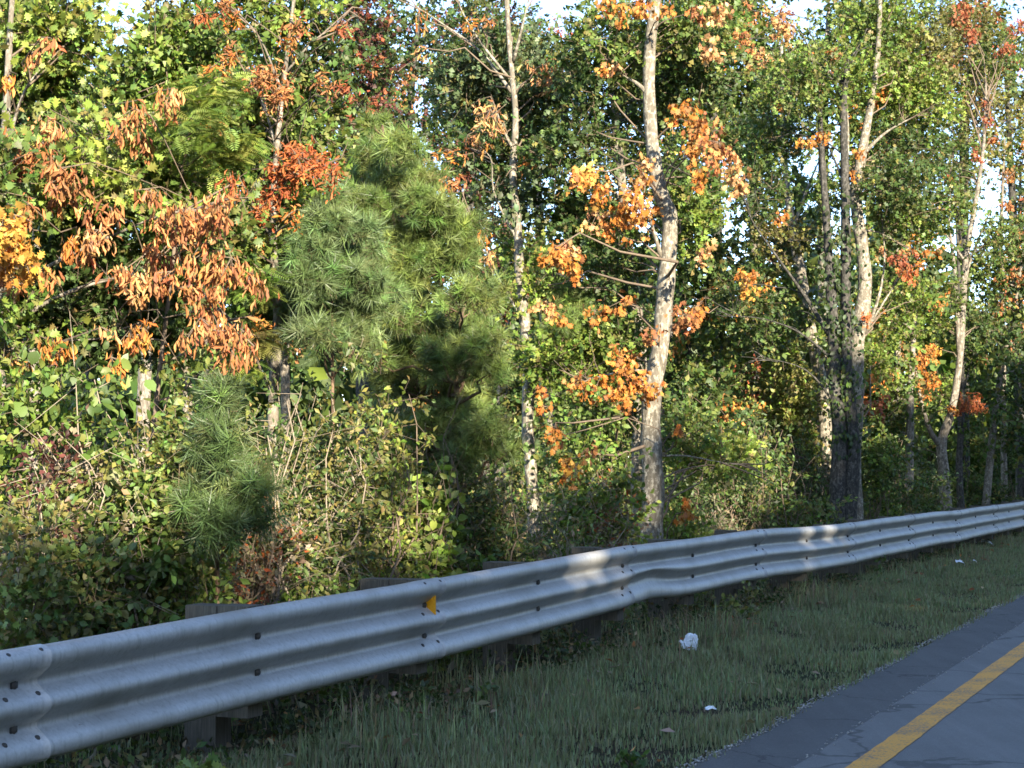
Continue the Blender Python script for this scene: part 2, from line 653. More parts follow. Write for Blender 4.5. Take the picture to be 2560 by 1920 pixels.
def t_oval(w=.3, fold=.12, droop=.12, b=.34, e=.66, ww=.85):
    v = [(0, 0, 0), (0, b, .02), (0, e, 0), (0, 1, -droop),
         (-w, b, fold), (-w * ww, e, fold * .8 - droop * .3), (w, b, fold), (w * ww, e, fold * .8 - droop * .3)]
    f = [(0, 1, 4), (0, 6, 1), (4, 1, 2), (4, 2, 5), (1, 6, 7), (1, 7, 2), (5, 2, 3), (2, 7, 3)]
    return T(v, f)


def t_curl():
    # a dead oak leaf, rolled along its midrib, with ragged lobes
    v = [(0, 0, 0), (0, .3, .05), (0, .68, .03), (.03, 1, -.05),
         (-.11, .28, .10), (-.14, .66, .13), (.10, .34, .11), (.14, .60, .14), (-.05, .36, .15), (.06, .74, .17)]
    f = [(0, 1, 4), (0, 6, 1), (4, 1, 2), (4, 2, 5), (1, 6, 7), (1, 7, 2), (5, 2, 3), (2, 7, 3), (4, 5, 8), (7, 9, 3)]
    return T(v, f)


def t_dia(w=.34):
    return T([(0, 0, 0), (-w, .5, .1), (0, 1, 0), (w, .5, .1)], [(0, 3, 2), (0, 2, 1)])


def t_frond():
    v, f = [], []
    for i in range(11):
        t = .12 + .085 * i
        L = .34 * math.sin(math.pi * (t * .82 + .12)) + .05
        z = -.22 * t * t
        for sg in (-1, 1):
            k = len(v)
            v += [(0, t, z), (sg * L * .55, t + .055 + .02, z + .02), (sg * L, t + .09, z - .03), (sg * L * .5, t + .012, z + .02)]
            f += [(k, k + 1, k + 2), (k, k + 2, k + 3)]
    k = len(v)
    v += [(-.008, 0, 0), (.008, 0, 0), (0, 1.05, -.24)]
    f.append((k, k + 1, k + 2))
    return T(v, f)


def t_needles(n=60, L=.75, seed=0):
    r = np.random.default_rng(seed)
    v, f = [], []
    for i in range(n):
        t = r.uniform(.15, .8)
        a = r.uniform(0, 2 * math.pi)
        d = np.array((math.cos(a), r.uniform(-.15, 1.3) * (.4 + t), math.sin(a)))
        d /= np.linalg.norm(d)
        l = L * r.uniform(.7, 1.15)
        sd_ = np.cross(d, r.normal(size=3))
        sd_ = sd_ / np.linalg.norm(sd_) * .017
        b = np.array((0, t, 0))
        k = len(v)
        v += [b - sd_, b + sd_, b + d * l + np.array((0, 0, -.06 * l))]
        f.append((k, k + 1, k + 2))
    return T(v, f)


def t_oak_far():
    v = [(0, 0, 0), (0, .34, .02), (0, .64, 0), (0, 1, -.1), (-.40, .50, .09), (.40, .50, .09), (-.34, .84, .05), (.34, .84, .05)]
    return T(v, [(0, 1, 4), (1, 0, 5), (1, 2, 4), (2, 1, 5), (2, 3, 6), (3, 2, 7)])


OAKF = t_oak_far()
OAK, OVAL, ROUND, CURL, DIA, FROND = t_oak(), t_oval(), t_oval(.42, .08, .08, .3, .66, .9), t_curl(), t_dia(), t_frond()
SMALL = t_dia(.26)
NEED = [t_needles(62, .78, i) for i in range(3)]


class Leaves:
    """leaves collected for one mesh"""
    def __init__(self):
        self.rows = []

    def add(self, tmpl, pos, dirn, nrm, size, col):
        pos = np.asarray(pos, float)
        n = len(pos)
        if n == 0:
            return
        y = unit(dirn)
        x = unit(np.cross(y, nrm))
        z = np.cross(x, y)
        size = np.broadcast_to(np.asarray(size, float), (n,))
        tv, tf = tmpl
        v = pos[:, None, :] + size[:, None, None] * (tv[None, :, 0:1] * x[:, None, :] + tv[None, :, 1:2] * y[:, None, :] + tv[None, :, 2:3] * z[:, None, :])
        k = len(tv)
        f = tf[None] + (np.arange(n) * k)[:, None, None]
        self.rows.append((v.reshape(-1, 3), f.reshape(-1, 3), np.repeat(col, k, 0)))

    def build(self, name, mat, parent, kind='stuff', label=None):
        if not self.rows:
            return None
        v, f, c, n = [], [], [], 0
        for a, b, q in self.rows:
            v.append(a)
            f.append(b + n)
            c.append(q)
            n += len(a)
        v = np.concatenate(v)
        base = np.asarray(parent.location) if parent is not None else 0
        return obj(name, mesh_data(name, v - base, np.concatenate(f), mat, np.concatenate(c)), parent, kind=kind, label=label)


# real leaf colours (base colour, linear), except the shaded pine's
PAL = {
    'green': [(.092, .145, .030), (.118, .17, .036), (.070, .115, .026), (.15, .185, .042)],
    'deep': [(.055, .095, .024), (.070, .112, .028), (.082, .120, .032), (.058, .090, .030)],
    'bright': [(.155, .215, .036), (.13, .195, .034), (.195, .24, .048), (.105, .165, .03)],
    'lime': [(.225, .275, .05), (.19, .255, .042), (.265, .295, .066), (.145, .21, .042)],
    'olive': [(.14, .14, .036), (.17, .16, .045), (.11, .12, .032), (.19, .16, .052)],
    'blue': [(.085, .12, .048), (.105, .14, .062), (.07, .10, .042)],
    'pale': [(.20, .23, .10), (.24, .26, .12), (.15, .19, .08)],
    'orange': [(.42, .155, .030), (.47, .195, .042), (.36, .128, .026), (.46, .235, .065), (.30, .14, .05)],
    'brown': [(.34, .14, .050), (.40, .175, .064), (.28, .105, .040), (.44, .22, .085), (.24, .11, .05)],
    'rust': [(.38, .115, .038), (.43, .14, .046), (.32, .085, .03), (.27, .09, .035)],
    'tan': [(.50, .28, .12), (.54, .32, .15), (.44, .22, .085), (.38, .20, .08)],
    'red': [(.26, .075, .035), (.32, .10, .045), (.21, .06, .03), (.28, .12, .055)],
    'dry': [(.20, .155, .085), (.26, .20, .115), (.15, .115, .065), (.30, .24, .15)],
    'pine': [(.13, .178, .042), (.155, .20, .052), (.10, .145, .036)],
    'pineshade': [(.075, .115, .034), (.09, .13, .04), (.06, .095, .03)],  # needle colours darkened for the shade the sapling stands in
    'pineblue': [(.115, .165, .056), (.14, .185, .068), (.09, .135, .046)],
    'yellow': [(.56, .30, .06), (.58, .34, .08), (.52, .26, .05)],
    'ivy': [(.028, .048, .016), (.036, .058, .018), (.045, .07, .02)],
    'maroon': [(.09, .035, .028), (.12, .045, .035), (.07, .03, .024)],
}
PAL = {k: np.array(v) for k, v in PAL.items()}


def cols(pal, n, spread=.2, mix=None):
    base = PAL[pal][rng.integers(0, len(PAL[pal]), n)]
    if mix:
        other, share = mix
        b2 = PAL[other][rng.integers(0, len(PAL[other]), n)]
        base = np.where((rng.random(n) < share)[:, None], b2, base)
    g = np.exp(rng.normal(0, spread, (n, 1)))
    h = 1 + rng.normal(0, .08, (n, 3))
    return np.clip(base * g * h, .004, .75)


ROADWARD = -N * .35 + np.array((0, 0, .45))


def ball(n, shell=.5):
    v = unit(rng.normal(size=(n, 3)))
    return v * (rng.random((n, 1)) ** shell)


def clump(L, tw, c, r, ntw, nlf, size, tmpl, pal, mix=None, hang=.15, twl=.35, shell=.45, spread=.2, scat=.8):
    """a mass of leafy twigs inside an ellipsoid; r is a number or (rx, ry, rz)"""
    r = np.broadcast_to(np.asarray(r, float), (3,))
    q = ball(ntw, shell)
    b = c + q * r
    td = unit(q * .8 + rng.normal(size=(ntw, 3)) * .6 + np.array((0, 0, .12)))
    ln = twl * rng.uniform(.6, 1.3, ntw)
    k = np.repeat(np.arange(ntw), nlf)
    n = len(k)
    t = rng.uniform(.15, 1.05, n)
    pos = b[k] + td[k] * (t * ln[k])[:, None] + rng.normal(size=(n, 3)) * size * .25
    d = unit(td[k] * .55 + rng.normal(size=(n, 3)) * scat + np.array((0, 0, -hang)))
    nr = unit(rng.normal(size=(n, 3)) * .75 + ROADWARD)
    tone = np.exp(rng.normal(0, .16, (ntw, 1)))[k]
    L.add(tmpl, pos, d, nr, size * rng.uniform(.6, 1.25, n), np.clip(cols(pal, n, spread, mix) * tone, .004, .75))
    if tw is not None:
        tw.append((b, b + td * ln[:, None]))
    return b


def hang_clump(L, c, r, n, size, tmpl, pal, down=1.0, mix=None, spread=.18):
    """dead leaves hanging together from twigs"""
    r = np.broadcast_to(np.asarray(r, float), (3,))
    m = max(2, n // 7)
    tips = c + ball(m, .6) * r * 1.25
    k = rng.integers(0, m, n)
    pos = tips[k] + rng.normal(size=(n, 3)) * np.minimum(r, size) * .38
    d = unit(rng.normal(size=(n, 3)) * .5 + np.array((0, 0, -down)))
    nr = unit(rng.normal(size=(n, 3)) * .8 - N * .5)
    L.add(tmpl, pos, d, nr, size * rng.uniform(.45, 1.3, n), cols(pal, n, .26, mix))
    return tips


def twigs(name, tw, mat, parent, r=.006, share=1.0):
    """thin three-sided twigs in one mesh"""
    if not tw:
        return
    a = np.concatenate([q[0] for q in tw])
    b = np.concatenate([q[1] for q in tw])
    if share < 1:
        pick = rng.random(len(a)) < share
        a, b = a[pick], b[pick]
    n = len(a)
    t = unit(b - a)
    x = unit(np.cross(t, rng.normal(size=(n, 3))))
    y = np.cross(t, x)
    ang = np.arange(3) * 2 * math.pi / 3
    ring = np.cos(ang)[None, :, None] * x[:, None] + np.sin(ang)[None, :, None] * y[:, None]
    rr = np.broadcast_to(np.asarray(r, float), (n,))[:, None, None] if not np.isscalar(r) else r
    v = np.concatenate([a[:, None] + ring * rr, b[:, None] + ring * rr * .5], 1).reshape(-1, 3)
    f0 = np.array([(0, 1, 4, 3), (1, 2, 5, 4), (2, 0, 3, 5)])
    f = (f0[None] + (np.arange(n) * 6)[:, None, None]).reshape(-1, 4)
    obj(name, mesh_data(name, v - np.asarray(parent.location), f, mat), parent, kind='stuff')


def bend(a, b, up=.15, n=5, jit=.05):
    """points of a bough from a to b, sagging upward first"""
    t = np.linspace(0, 1, n)[:, None]
    L_ = np.linalg.norm(b - a)
    p = a + (b - a) * t
    p[:, 2] += (up * L_ * np.sin(t[:, 0] * math.pi) * .6)
    p[1:-1] += rng.normal(size=(n - 2, 3)) * jit * L_
    return p


def trunk_line(px, Z, lean=0.0):
    """pixel rows (x, y, width) -> world points and radii, carried down to the ground"""
    pts = np.array([at(x, y, Z + lean * i) for i, (x, y, w) in enumerate(px)])
    rad = np.array([w * D / FPX * Z / 2 for (x, y, w) in px])
    return pts, rad


def to_ground(pts, rad):
    g = float(ground_z(pts[0]))
    if pts[0][2] > g + .05:
        dirn = pts[0] - pts[1]
        base = np.array((pts[0][0] + dirn[0] * .1, pts[0][1], g - .12))
        pts = np.vstack([base, pts])
        rad = np.concatenate([[rad[0] * 1.3], rad])
    return pts, rad


def curve(pts, rad, n):
    q = smooth_line(np.hstack([pts, rad[:, None]]), n)
    return q[:, :3], np.maximum(q[:, 3], .004)


def nearest_on(pts, rad, c, below):
    """point of the trunk a bough to c would leave from"""
    target = c[2] - below
    i = int(np.argmin(np.abs(pts[:, 2] - target)))
    return pts[i], rad[i]


# ------------------------------------------------------------------ trees with a trunk that shows
def tree(name, label, Z, trunks, limbs=(), green=(), dead=(), bark=None, leaf=(OAK, .10), dead_leaf=(OAK, .11), group=None, cat='tree', lean=0.0, boughs=True, twig_share=.5, dead_objs=0, ivy=None, down=.8, front=.25, dead_dz=-.15):
    """trunks/limbs: lists of pixel rows (x, y, width); green: (x, y, rx, ry, twigs, palette[, dZ]); dead: (x, y, r, palette[, dZ])"""
    bark = bark or M_bark_mid
    Z = behind(max(q[0][0] for q in trunks), Z)
    if Z > 13 and leaf[0] is OAK:
        leaf = (OAKF, leaf[1])
    if Z > 23 and dead_leaf[0] is OAK:
        dead_leaf = (OAKF, dead_leaf[1])
    lines, limb_ends, eb = [], [], MB()
    root = None
    for px in trunks:
        pts, rad = trunk_line(px, Z, lean)
        pts, rad = to_ground(pts, rad)
        if root is None:
            root = thing(name, tuple(pts[0] + np.array((0, 0, .12))), label, cat, group)
        p2, r2 = curve(pts, rad, 4 * len(pts))
        r2 = r2 * (1 + .05 * np.sin(np.arange(len(r2)) * 1.7))
        b = MB()
        b.tube(p2, r2, 12, wob=.014)
        b.build('trunk', bark, root, smooth=True)
        lines.append((p2, r2))
    for px in limbs:
        pts, rad = trunk_line(px, Z)
        pts[1:, 1] += np.cumsum(rng.normal(0, .12, len(pts) - 1))
        rad = rad * np.linspace(1, .3, len(rad))
        e, dr = pts[-1], unit(pts[-1] - pts[-2])
        for q in range(4):
            w_ = unit(dr + rng.normal(size=3) * .5) * rng.uniform(.1, .25)
            limb_ends.append((e - dr * .1 * q, e + w_, e + w_ + unit(w_ + rng.normal(size=3) * .3) * .14))
        p2, r2 = curve(pts, rad, 3 * len(pts))
        b = MB()
        b.tube(p2, r2, 8, wob=.02)
        b.build('limb', bark, root, smooth=True)
        lines.append((p2, r2))
    for a_, b_, c_ in limb_ends:
        eb.tube(np.array((a_, b_, c_)), np.array((.009, .006, .003)), 4, cap=False)
    if limb_ends:
        eb.build('branchlets', M_twig if bark is not M_bark_dark else bark, root, smooth=True, kind='stuff')
    allp = np.concatenate([q[0] for q in lines])
    allr = np.concatenate([q[1] for q in lines])
    LG, LD, tw, bb = Leaves(), Leaves(), [], MB()
    have = False

    def bough(c, reach):
        nonlocal have
        dist = np.linalg.norm((allp - c) * np.array((1, 1, 1.0)), axis=1) + np.where(allp[:, 2] > c[2] - .1, 1.5, 0) + np.abs(allp[:, 2] - (c[2] - reach * .6)) * .5
        i = int(np.argsort(dist)[rng.integers(0, min(6, len(dist)))])
        a = allp[i]
        L_ = np.linalg.norm(c - a)
        r0 = min(allr[i] * .5, .005 + .007 * L_)
        bb.tube(bend(a, c, .18), np.linspace(r0, .005, 5), 5, cap=False)
        have = True

    for g in green:
        x, y, rx, ry, ntw, pal = g[:6]
        dZ = (g[6] if len(g) > 6 else (.3 + abs(rng.normal(0, .5)) if rng.random() > front else -.35))
        c = at(x, y, Z + dZ)
        k = D / FPX * (Z + dZ)
        rr = np.array((rx * k, (rx + ry) * .5 * k, ry * k))
        if boughs:
            bough(c, rr[2])
        ntw = int(ntw * (3.0 if Z > 14 else 3.2))
        b_ = clump(LG, tw, c, rr, ntw, 9, leaf[1], leaf[0], pal, ('olive', .12))
        if boughs and ntw > 25:
            for q in range(2):
                bough(b_[rng.integers(0, len(b_))], .4)
    tips_all = []
    for g in dead:
        x, y, r, pal = g[:4]
        dZ = g[4] if len(g) > 4 else (-.75 + rng.normal(0, .2) if Z < 17 else rng.normal(dead_dz, .3))
        c = at(x, y, Z + dZ)
        rr = r * D / FPX * (Z + dZ)
        n = int(np.clip((150 if Z < 14 else 85) * (rr / .2) ** 2 * (.11 / dead_leaf[1]) ** 2, 16, 330))
        if boughs and rng.random() < .55:
            bough(c + np.array((0, 0, rr * .4)), rr)
        tips_all.append((c, rr, pal, n))
    # the leaves that show largest are objects of their own
    left = dead_objs
    for c, rr, pal, n in tips_all:
        take = 0
        if left > 0:
            take = min(left, max(4, n // 4))
            left -= take
            single_leaves(root, c, rr, take, dead_leaf, pal, down)
        tips = hang_clump(LD, c, (rr, rr * .8, rr), n - take, dead_leaf[1], dead_leaf[0], pal, down)
        e = c + np.array((0, 0, rr * .4))
        tw.append((np.repeat(e[None], len(tips), 0), tips))
    if ivy:
        LI = Leaves()
        for (x0, y0, x1, y1, n, spread_, pal) in ivy:
            t = rng.random(n)
            ctr = np.array([at(x0 + (x1 - x0) * q, y0 + (y1 - y0) * q, Z - .12) for q in t])
            pos = ctr + rng.normal(size=(n, 3)) * np.array((spread_, .06, .1))
            nr = unit(rng.normal(size=(n, 3)) * .5 - N * .3 + np.array((0, -1, .2)))
            dr = unit(rng.normal(size=(n, 3)) * .5 + np.array((0, 0, -1)))
            LI.add(OVAL, pos, dr, nr, .085 * rng.uniform(.6, 1.3, n), cols(pal, n))
        LI.build('ivy', M_leaf, root)
    if have:
        bb.build('boughs', M_twig if bark is not M_bark_dark else bark, root, smooth=True, kind='stuff')
    twigs('twigs', tw, M_twig, root, .0045, twig_share)
    LG.build('crown', M_leaf, root)
    LD.build('dead_leaves', M_dead, root)
    return root


leaf_cache = {}


def single_leaves(root, c, rr, n, spec, pal, down, mat=None, face=None):
    mat = mat or M_dead
    for i in range(n):
        key = (pal, id(spec[0]), int(rng.integers(0, 12)))
        if key not in leaf_cache:
            tv, tf = spec[0]
            v = tv.copy()
            v[:, 0] *= rng.uniform(.8, 1.15)
            v[:, 2] *= rng.uniform(.5, 1.5)
            v[:, 2] += .10 * rng.normal() * v[:, 1] ** 2
            leaf_cache[key] = mesh_data('leaf', v, tf, mat, np.repeat(cols(pal, 1, .22), len(v), 0))
        me = leaf_cache[key]
        q = ball(1, .6)[0]
        q[1] = -abs(q[1])
        p = Vector(c + q * rr)
        y = Vector(unit(rng.normal(size=3) * .6 + np.array((0, 0, -down))))
        nr = Vector(unit(rng.normal(size=3) * .6 + (face if face is not None else -N * .5 + np.array((0, -.5, 0)))))
        x = y.cross(nr).normalized()
        z = x.cross(y)
        s = spec[1] * rng.uniform(.6, 1.35)
        o = obj('leaf', me, root)
        o.matrix_world = Matrix.Translation(p) @ Matrix((x * s, y * s, z * s)).transposed().to_4x4()
        o.matrix_parent_inverse = Matrix.Translation(-root.location)


# the pale leaning oak right behind the rail
tree('oak_tree', 'tall oak with pale mottled trunk standing just behind the rail, orange leaf sprays', 19.0,
     [[(1406, 1180, 53), (1411, 1060, 48), (1406, 940, 44), (1410, 840, 41), (1428, 740, 37), (1436, 640, 39), (1445, 540, 35), (1446, 465, 35), (1428, 420, 33), (1411, 330, 30), (1402, 200, 27), (1406, 80, 26), (1428, -80, 23)]],
     [[(1404, 207, 14), (1375, 180, 10), (1345, 158, 7), (1325, 140, 5)], [(1414, 760, 12), (1470, 700, 8), (1510, 660, 6)], [(1430, 560, 12), (1400, 470, 9), (1380, 420, 7)],
      [(1412, 820, 11), (1370, 800, 8), (1290, 815, 6), (1240, 825, 5)], [(1425, 985, 5), (1480, 985, 4), (1560, 1000, 3), (1610, 1005, 2)]],
     [(1240, 330, 90, 50, 60, 'deep'), (1330, 90, 90, 70, 80, 'green'), (1480, 160, 90, 70, 80, 'deep'), (1500, 60, 80, 50, 60, 'green'), (1280, 190, 70, 40, 45, 'deep'), (1480, 430, 60, 60, 50, 'deep'), (1490, 470, 40, 50, 30, 'bright'),
      (1290, 520, 70, 50, 45, 'green'), (1330, 590, 50, 40, 35, 'deep'), (1270, 760, 60, 40, 60, 'bright'), (1340, 740, 50, 40, 40, 'green'), (1300, 890, 60, 40, 40, 'green'), (1530, 985, 60, 25, 35, 'lime'), (1580, 1000, 35, 15, 18, 'lime'),
      (1480, 930, 40, 30, 20, 'green'), (1150, 620, 25, 20, 14, 'lime'), (1180, 780, 40, 35, 35, 'bright')],
     [(1250, 385, 32, 'orange'), (1290, 410, 30, 'orange'), (1275, 375, 24, 'yellow'), (1340, 470, 38, 'orange'), (1372, 440, 34, 'orange'), (1390, 462, 32, 'orange'), (1200, 550, 38, 'orange', -1.9), (1240, 575, 30, 'orange', -1.9), (1220, 535, 26, 'tan'),
      (1390, 360, 24, 'tan'), (1380, 400, 26, 'orange'), (1290, 470, 28, 'tan'), (1180, 660, 22, 'tan', -1.9), (1205, 685, 18, 'orange'), (1285, 680, 25, 'orange'), (1340, 660, 22, 'orange'), (1410, 720, 22, 'brown'), (1480, 690, 32, 'brown'), (1500, 668, 22, 'orange'),
      (1340, 780, 28, 'orange', -.6), (1370, 775, 18, 'orange', -.6), (1255, 830, 26, 'orange', -.6), (1290, 842, 28, 'orange', -.6), (1340, 840, 32, 'orange', -.6), (1380, 830, 32, 'orange', -.6), (1412, 842, 22, 'orange', -.6), (1355, 868, 22, 'orange', -.6),
      (1180, 885, 16, 'orange', -1.9), (1200, 920, 18, 'orange', -1.9), (1190, 955, 18, 'orange', -1.9), (1230, 1022, 26, 'orange', -1.9), (1232, 1000, 22, 'yellow', -1.9), (1270, 980, 18, 'brown', -1.9), (1485, 1090, 18, 'orange', -.9), (1478, 1112, 16, 'orange', -.9), (1465, 925, 9, 'orange'), (1165, 840, 14, 'orange', -1.9),
      (1550, 30, 28, 'tan'), (1360, 20, 30, 'orange'), (1320, 8, 28, 'orange'), (1385, 0, 22, 'orange'), (1310, 150, 18, 'orange'), (1332, 152, 16, 'tan'), (1480, 240, 28, 'orange'), (1520, 282, 36, 'brown'), (1552, 322, 40, 'brown'), (1580, 360, 32, 'tan'), (1500, 305, 32, 'orange'),
      (1512, 380, 24, 'orange'), (1600, 410, 22, 'tan'), (1520, 545, 22, 'tan'), (1540, 105, 28, 'tan'), (1505, 35, 22, 'brown'), (1430, 30, 18, 'orange')],
     M_bark_light, (OAK, .083), (OAK, .074), dead_objs=220, front=0, dead_dz=-.8)

tree('oak_tree', 'oak with a thin trunk, dark at the foot, growing against the pale leaning oak', 20.6,
     [[(1381, 1180, 40), (1381, 1050, 38), (1383, 940, 35), (1384, 800, 30), (1378, 680, 24), (1367, 600, 22), (1352, 480, 20), (1338, 350, 20), (1328, 250, 17), (1322, 120, 14), (1318, -40, 12)]],
     [[(1330, 292, 11), (1295, 288, 8), (1268, 290, 6)], [(1340, 430, 9), (1290, 380, 7), (1232, 360, 6), (1222, 300, 6), (1213, 262, 5)], [(1360, 560, 9), (1300, 470, 6), (1210, 400, 4)]],
     [(1390, 120, 60, 60, 45, 'green'), (1300, 260, 45, 30, 25, 'deep'), (1250, 460, 50, 40, 35, 'deep'), (1440, 240, 50, 50, 40, 'green'), (1350, 370, 40, 40, 26, 'deep'), (1210, 170, 60, 40, 30, 'blue')],
     [(1230, 420, 24, 'orange'), (1450, 130, 20, 'orange'), (1450, 400, 20, 'tan')], M_bark_mid, (OAK, .083), (OAK, .08))

tree('oak_tree', 'oak with flaking pale trunk between the pines and the leaning oak, tan leaves', 19.8,
     [[(1152, 1100, 25), (1146, 1010, 26), (1140, 930, 26), (1141, 830, 26), (1134, 700, 24), (1123, 600, 22), (1118, 480, 18), (1108, 380, 16), (1114, 260, 14), (1108, 180, 12), (1098, 60, 11), (1092, -60, 10)]],
     [[(1108, 135, 9), (1130, 60, 7), (1148, -20, 5)], [(1112, 330, 8), (1085, 280, 8), (1070, 230, 6)], [(1106, 200, 8), (1040, 110, 8), (960, 50, 7), (868, -10, 5)], [(1100, 170, 7), (1040, 95, 6), (1000, 30, 5), (982, -30, 4)],
      [(1118, 520, 7), (1068, 420, 5), (1062, 350, 5), (1040, 320, 4)], [(1132, 700, 6), (1080, 600, 5), (1030, 500, 4), (1000, 440, 3)], [(1140, 820, 6), (1090, 740, 4), (1050, 700, 3)]],
     [(1060, 170, 110, 50, 100, 'blue'), (1120, 130, 80, 50, 60, 'blue'), (1000, 210, 60, 40, 40, 'green'), (1060, 340, 70, 40, 50, 'deep'), (1140, 300, 45, 45, 30, 'deep'), (1120, 430, 45, 40, 30, 'blue'), (1030, 60, 60, 40, 25, 'deep'), (1130, 560, 30, 40, 20, 'green'), (1180, 220, 40, 30, 22, 'deep')],
     [(1180, 150, 30, 'tan'), (1188, 182, 24, 'tan'), (1060, 250, 34, 'tan'), (1040, 240, 24, 'tan'), (1042, 315, 14, 'orange'), (965, 395, 30, 'brown'), (968, 330, 20, 'orange'), (1062, 560, 20, 'tan'), (1138, 360, 22, 'orange'), (1010, 300, 22, 'brown'), (1045, 510, 18, 'orange'), (1020, 45, 20, 'orange'), (900, 40, 18, 'orange'), (910, 110, 18, 'tan'), (1060, 40, 18, 'brown')],
     M_bark_light, (OAK, .083), (CURL, .10), front=.06, dead_dz=-.45, ivy=[(1145, 1000, 1130, 640, 60, .12, 'green'), (1120, 470, 1110, 380, 50, .14, 'blue')])

tree('twin_oak', 'dark ivy-clad oak with two trunks joined at the foot behind the rail', 22.5,
     [[(1808, 1140, 42), (1811, 1040, 37), (1813, 940, 33), (1805, 820, 28), (1797, 660, 25), (1787, 500, 18), (1776, 340, 13), (1770, 200, 9)],
      [(1832, 1140, 37), (1840, 1030, 34), (1843, 950, 29), (1830, 800, 25), (1827, 600, 23), (1826, 400, 20), (1822, 250, 15), (1830, 130, 10)]],
     [[(1796, 730, 12), (1745, 645, 10), (1685, 575, 8), (1620, 490, 6), (1597, 440, 4)], [(1826, 400, 8), (1800, 330, 6), (1780, 280, 4)], [(1803, 780, 8), (1720, 720, 5), (1640, 690, 4), (1560, 685, 3)], [(1810, 880, 7), (1740, 800, 5), (1640, 770, 3)]],
     [(1740, 180, 80, 60, 60, 'green'), (1820, 150, 90, 60, 70, 'bright'), (1700, 290, 60, 40, 35, 'deep'), (1640, 420, 70, 50, 50, 'deep'), (1690, 520, 50, 40, 25, 'olive'), (1600, 640, 70, 50, 40, 'deep'), (1660, 700, 70, 40, 35, 'deep'), (1650, 330, 60, 40, 40, 'green'), (1880, 70, 70, 50, 60, 'green')],
     [(1770, 300, 18, 'orange'), (1742, 303, 14, 'orange'), (1680, 465, 14, 'orange'), (1612, 598, 20, 'orange'), (1612, 625, 20, 'yellow'), (1800, 120, 16, 'brown'), (1690, 60, 28, 'tan'), (1690, 32, 22, 'brown'), (1612, 30, 26, 'brown'), (1640, 130, 22, 'tan'), (1605, 90, 22, 'brown'), (1680, 225, 12, 'orange')],
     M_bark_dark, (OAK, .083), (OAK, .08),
     front=.1, ivy=[(1812, 980, 1790, 480, 300, .15, 'ivy'), (1838, 980, 1826, 420, 340, .16, 'ivy'), (1850, 940, 1830, 700, 80, .18, 'green')])

knot_oak = tree('oak_tree', 'stout pale-barked oak with a sawn-off knot, between the twin oak and the forked oak', 25.0,
     [[(1850, 1100, 30), (1846, 1000, 28), (1852, 880, 28), (1851, 740, 33), (1868, 625, 32), (1862, 530, 28), (1849, 430, 26), (1862, 330, 22), (1884, 210, 15), (1897, 100, 12), (1902, -40, 9)]],
     [[(1862, 335, 11), (1915, 285, 8), (1990, 245, 5)], [(1846, 450, 12), (1836, 380, 11), (1838, 280, 9), (1828, 200, 6)], [(1870, 720, 8), (1898, 640, 8), (1915, 560, 6), (1912, 470, 4)], [(1862, 500, 7), (1900, 498, 5), (1960, 520, 4)], [(1880, 700, 6), (1930, 620, 5), (1960, 570, 4)]],
     [(1960, 330, 80, 60, 90, 'deep'), (1930, 180, 70, 60, 70, 'bright'), (2000, 220, 70, 50, 70, 'bright'), (1940, 400, 70, 50, 70, 'deep'), (1930, 460, 40, 20, 30, 'bright'), (1990, 130, 70, 60, 70, 'olive'), (1900, 40, 60, 40, 40, 'bright'), (1950, 660, 50, 50, 40, 'bright'), (1900, 780, 30, 60, 40, 'bright'), (1800, 420, 40, 40, 20, 'green'), (2060, 440, 40, 40, 20, 'green'), (1990, 480, 40, 30, 22, 'bright')],
     [(1850, 330, 14, 'orange'), (1900, 205, 16, 'orange'), (1950, 560, 24, 'red'), (1960, 592, 18, 'rust'), (1895, 880, 18, 'red'), (1912, 868, 14, 'rust'), (1846, 380, 10, 'orange'), (1870, 690, 12, 'rust'), (1900, 550, 12, 'tan'), (1880, 815, 14, 'orange')],
     M_bark_light, (OAK, .083), (OAK, .08), front=.06)

Zk = behind(1850, 25.0)
kc = at(1872, 597, Zk - .10)
b = MB()
b.tube(np.array((kc + (0, .12, 0), kc + (0, .02, 0), kc + (0, -.025, 0), kc + (0, -.03, 0))), np.array((.115, .095, .078, .06)), 14)
knot = b.build('knot', M_bark_mid, knot_oak, smooth=True)
b = MB()
b.tube(np.array((kc + (0, 0, 0), kc + (0, -.036, 0))), np.array((.052, .05)), 14)
b.build('sawn_face', M_twig_pale, knot_oak).parent = knot

tree('oak_tree', 'pale-barked oak leaning left beside the dark twin oak', 31.5,
     [[(1792, 1050, 27), (1782, 920, 29), (1772, 820, 29), (1746, 690, 26), (1731, 600, 25), (1713, 500, 20), (1700, 400, 14), (1692, 280, 10), (1688, 100, 7)]],
     [[(1728, 612, 9), (1690, 575, 7), (1650, 560, 5)], [(1710, 500, 10), (1745, 400, 8), (1775, 330, 6)], [(1700, 430, 8), (1670, 370, 6), (1650, 340, 4)]],
     [(1690, 180, 60, 50, 50, 'bright'), (1750, 420, 50, 40, 35, 'green'), (1660, 260, 60, 40, 40, 'green'), ],
     [(1640, 870, 24, 'red'), (1610, 850, 18, 'rust'), (1700, 900, 26, 'maroon')], M_bark_light, (OAK, .083), (OAK, .08), front=.06)

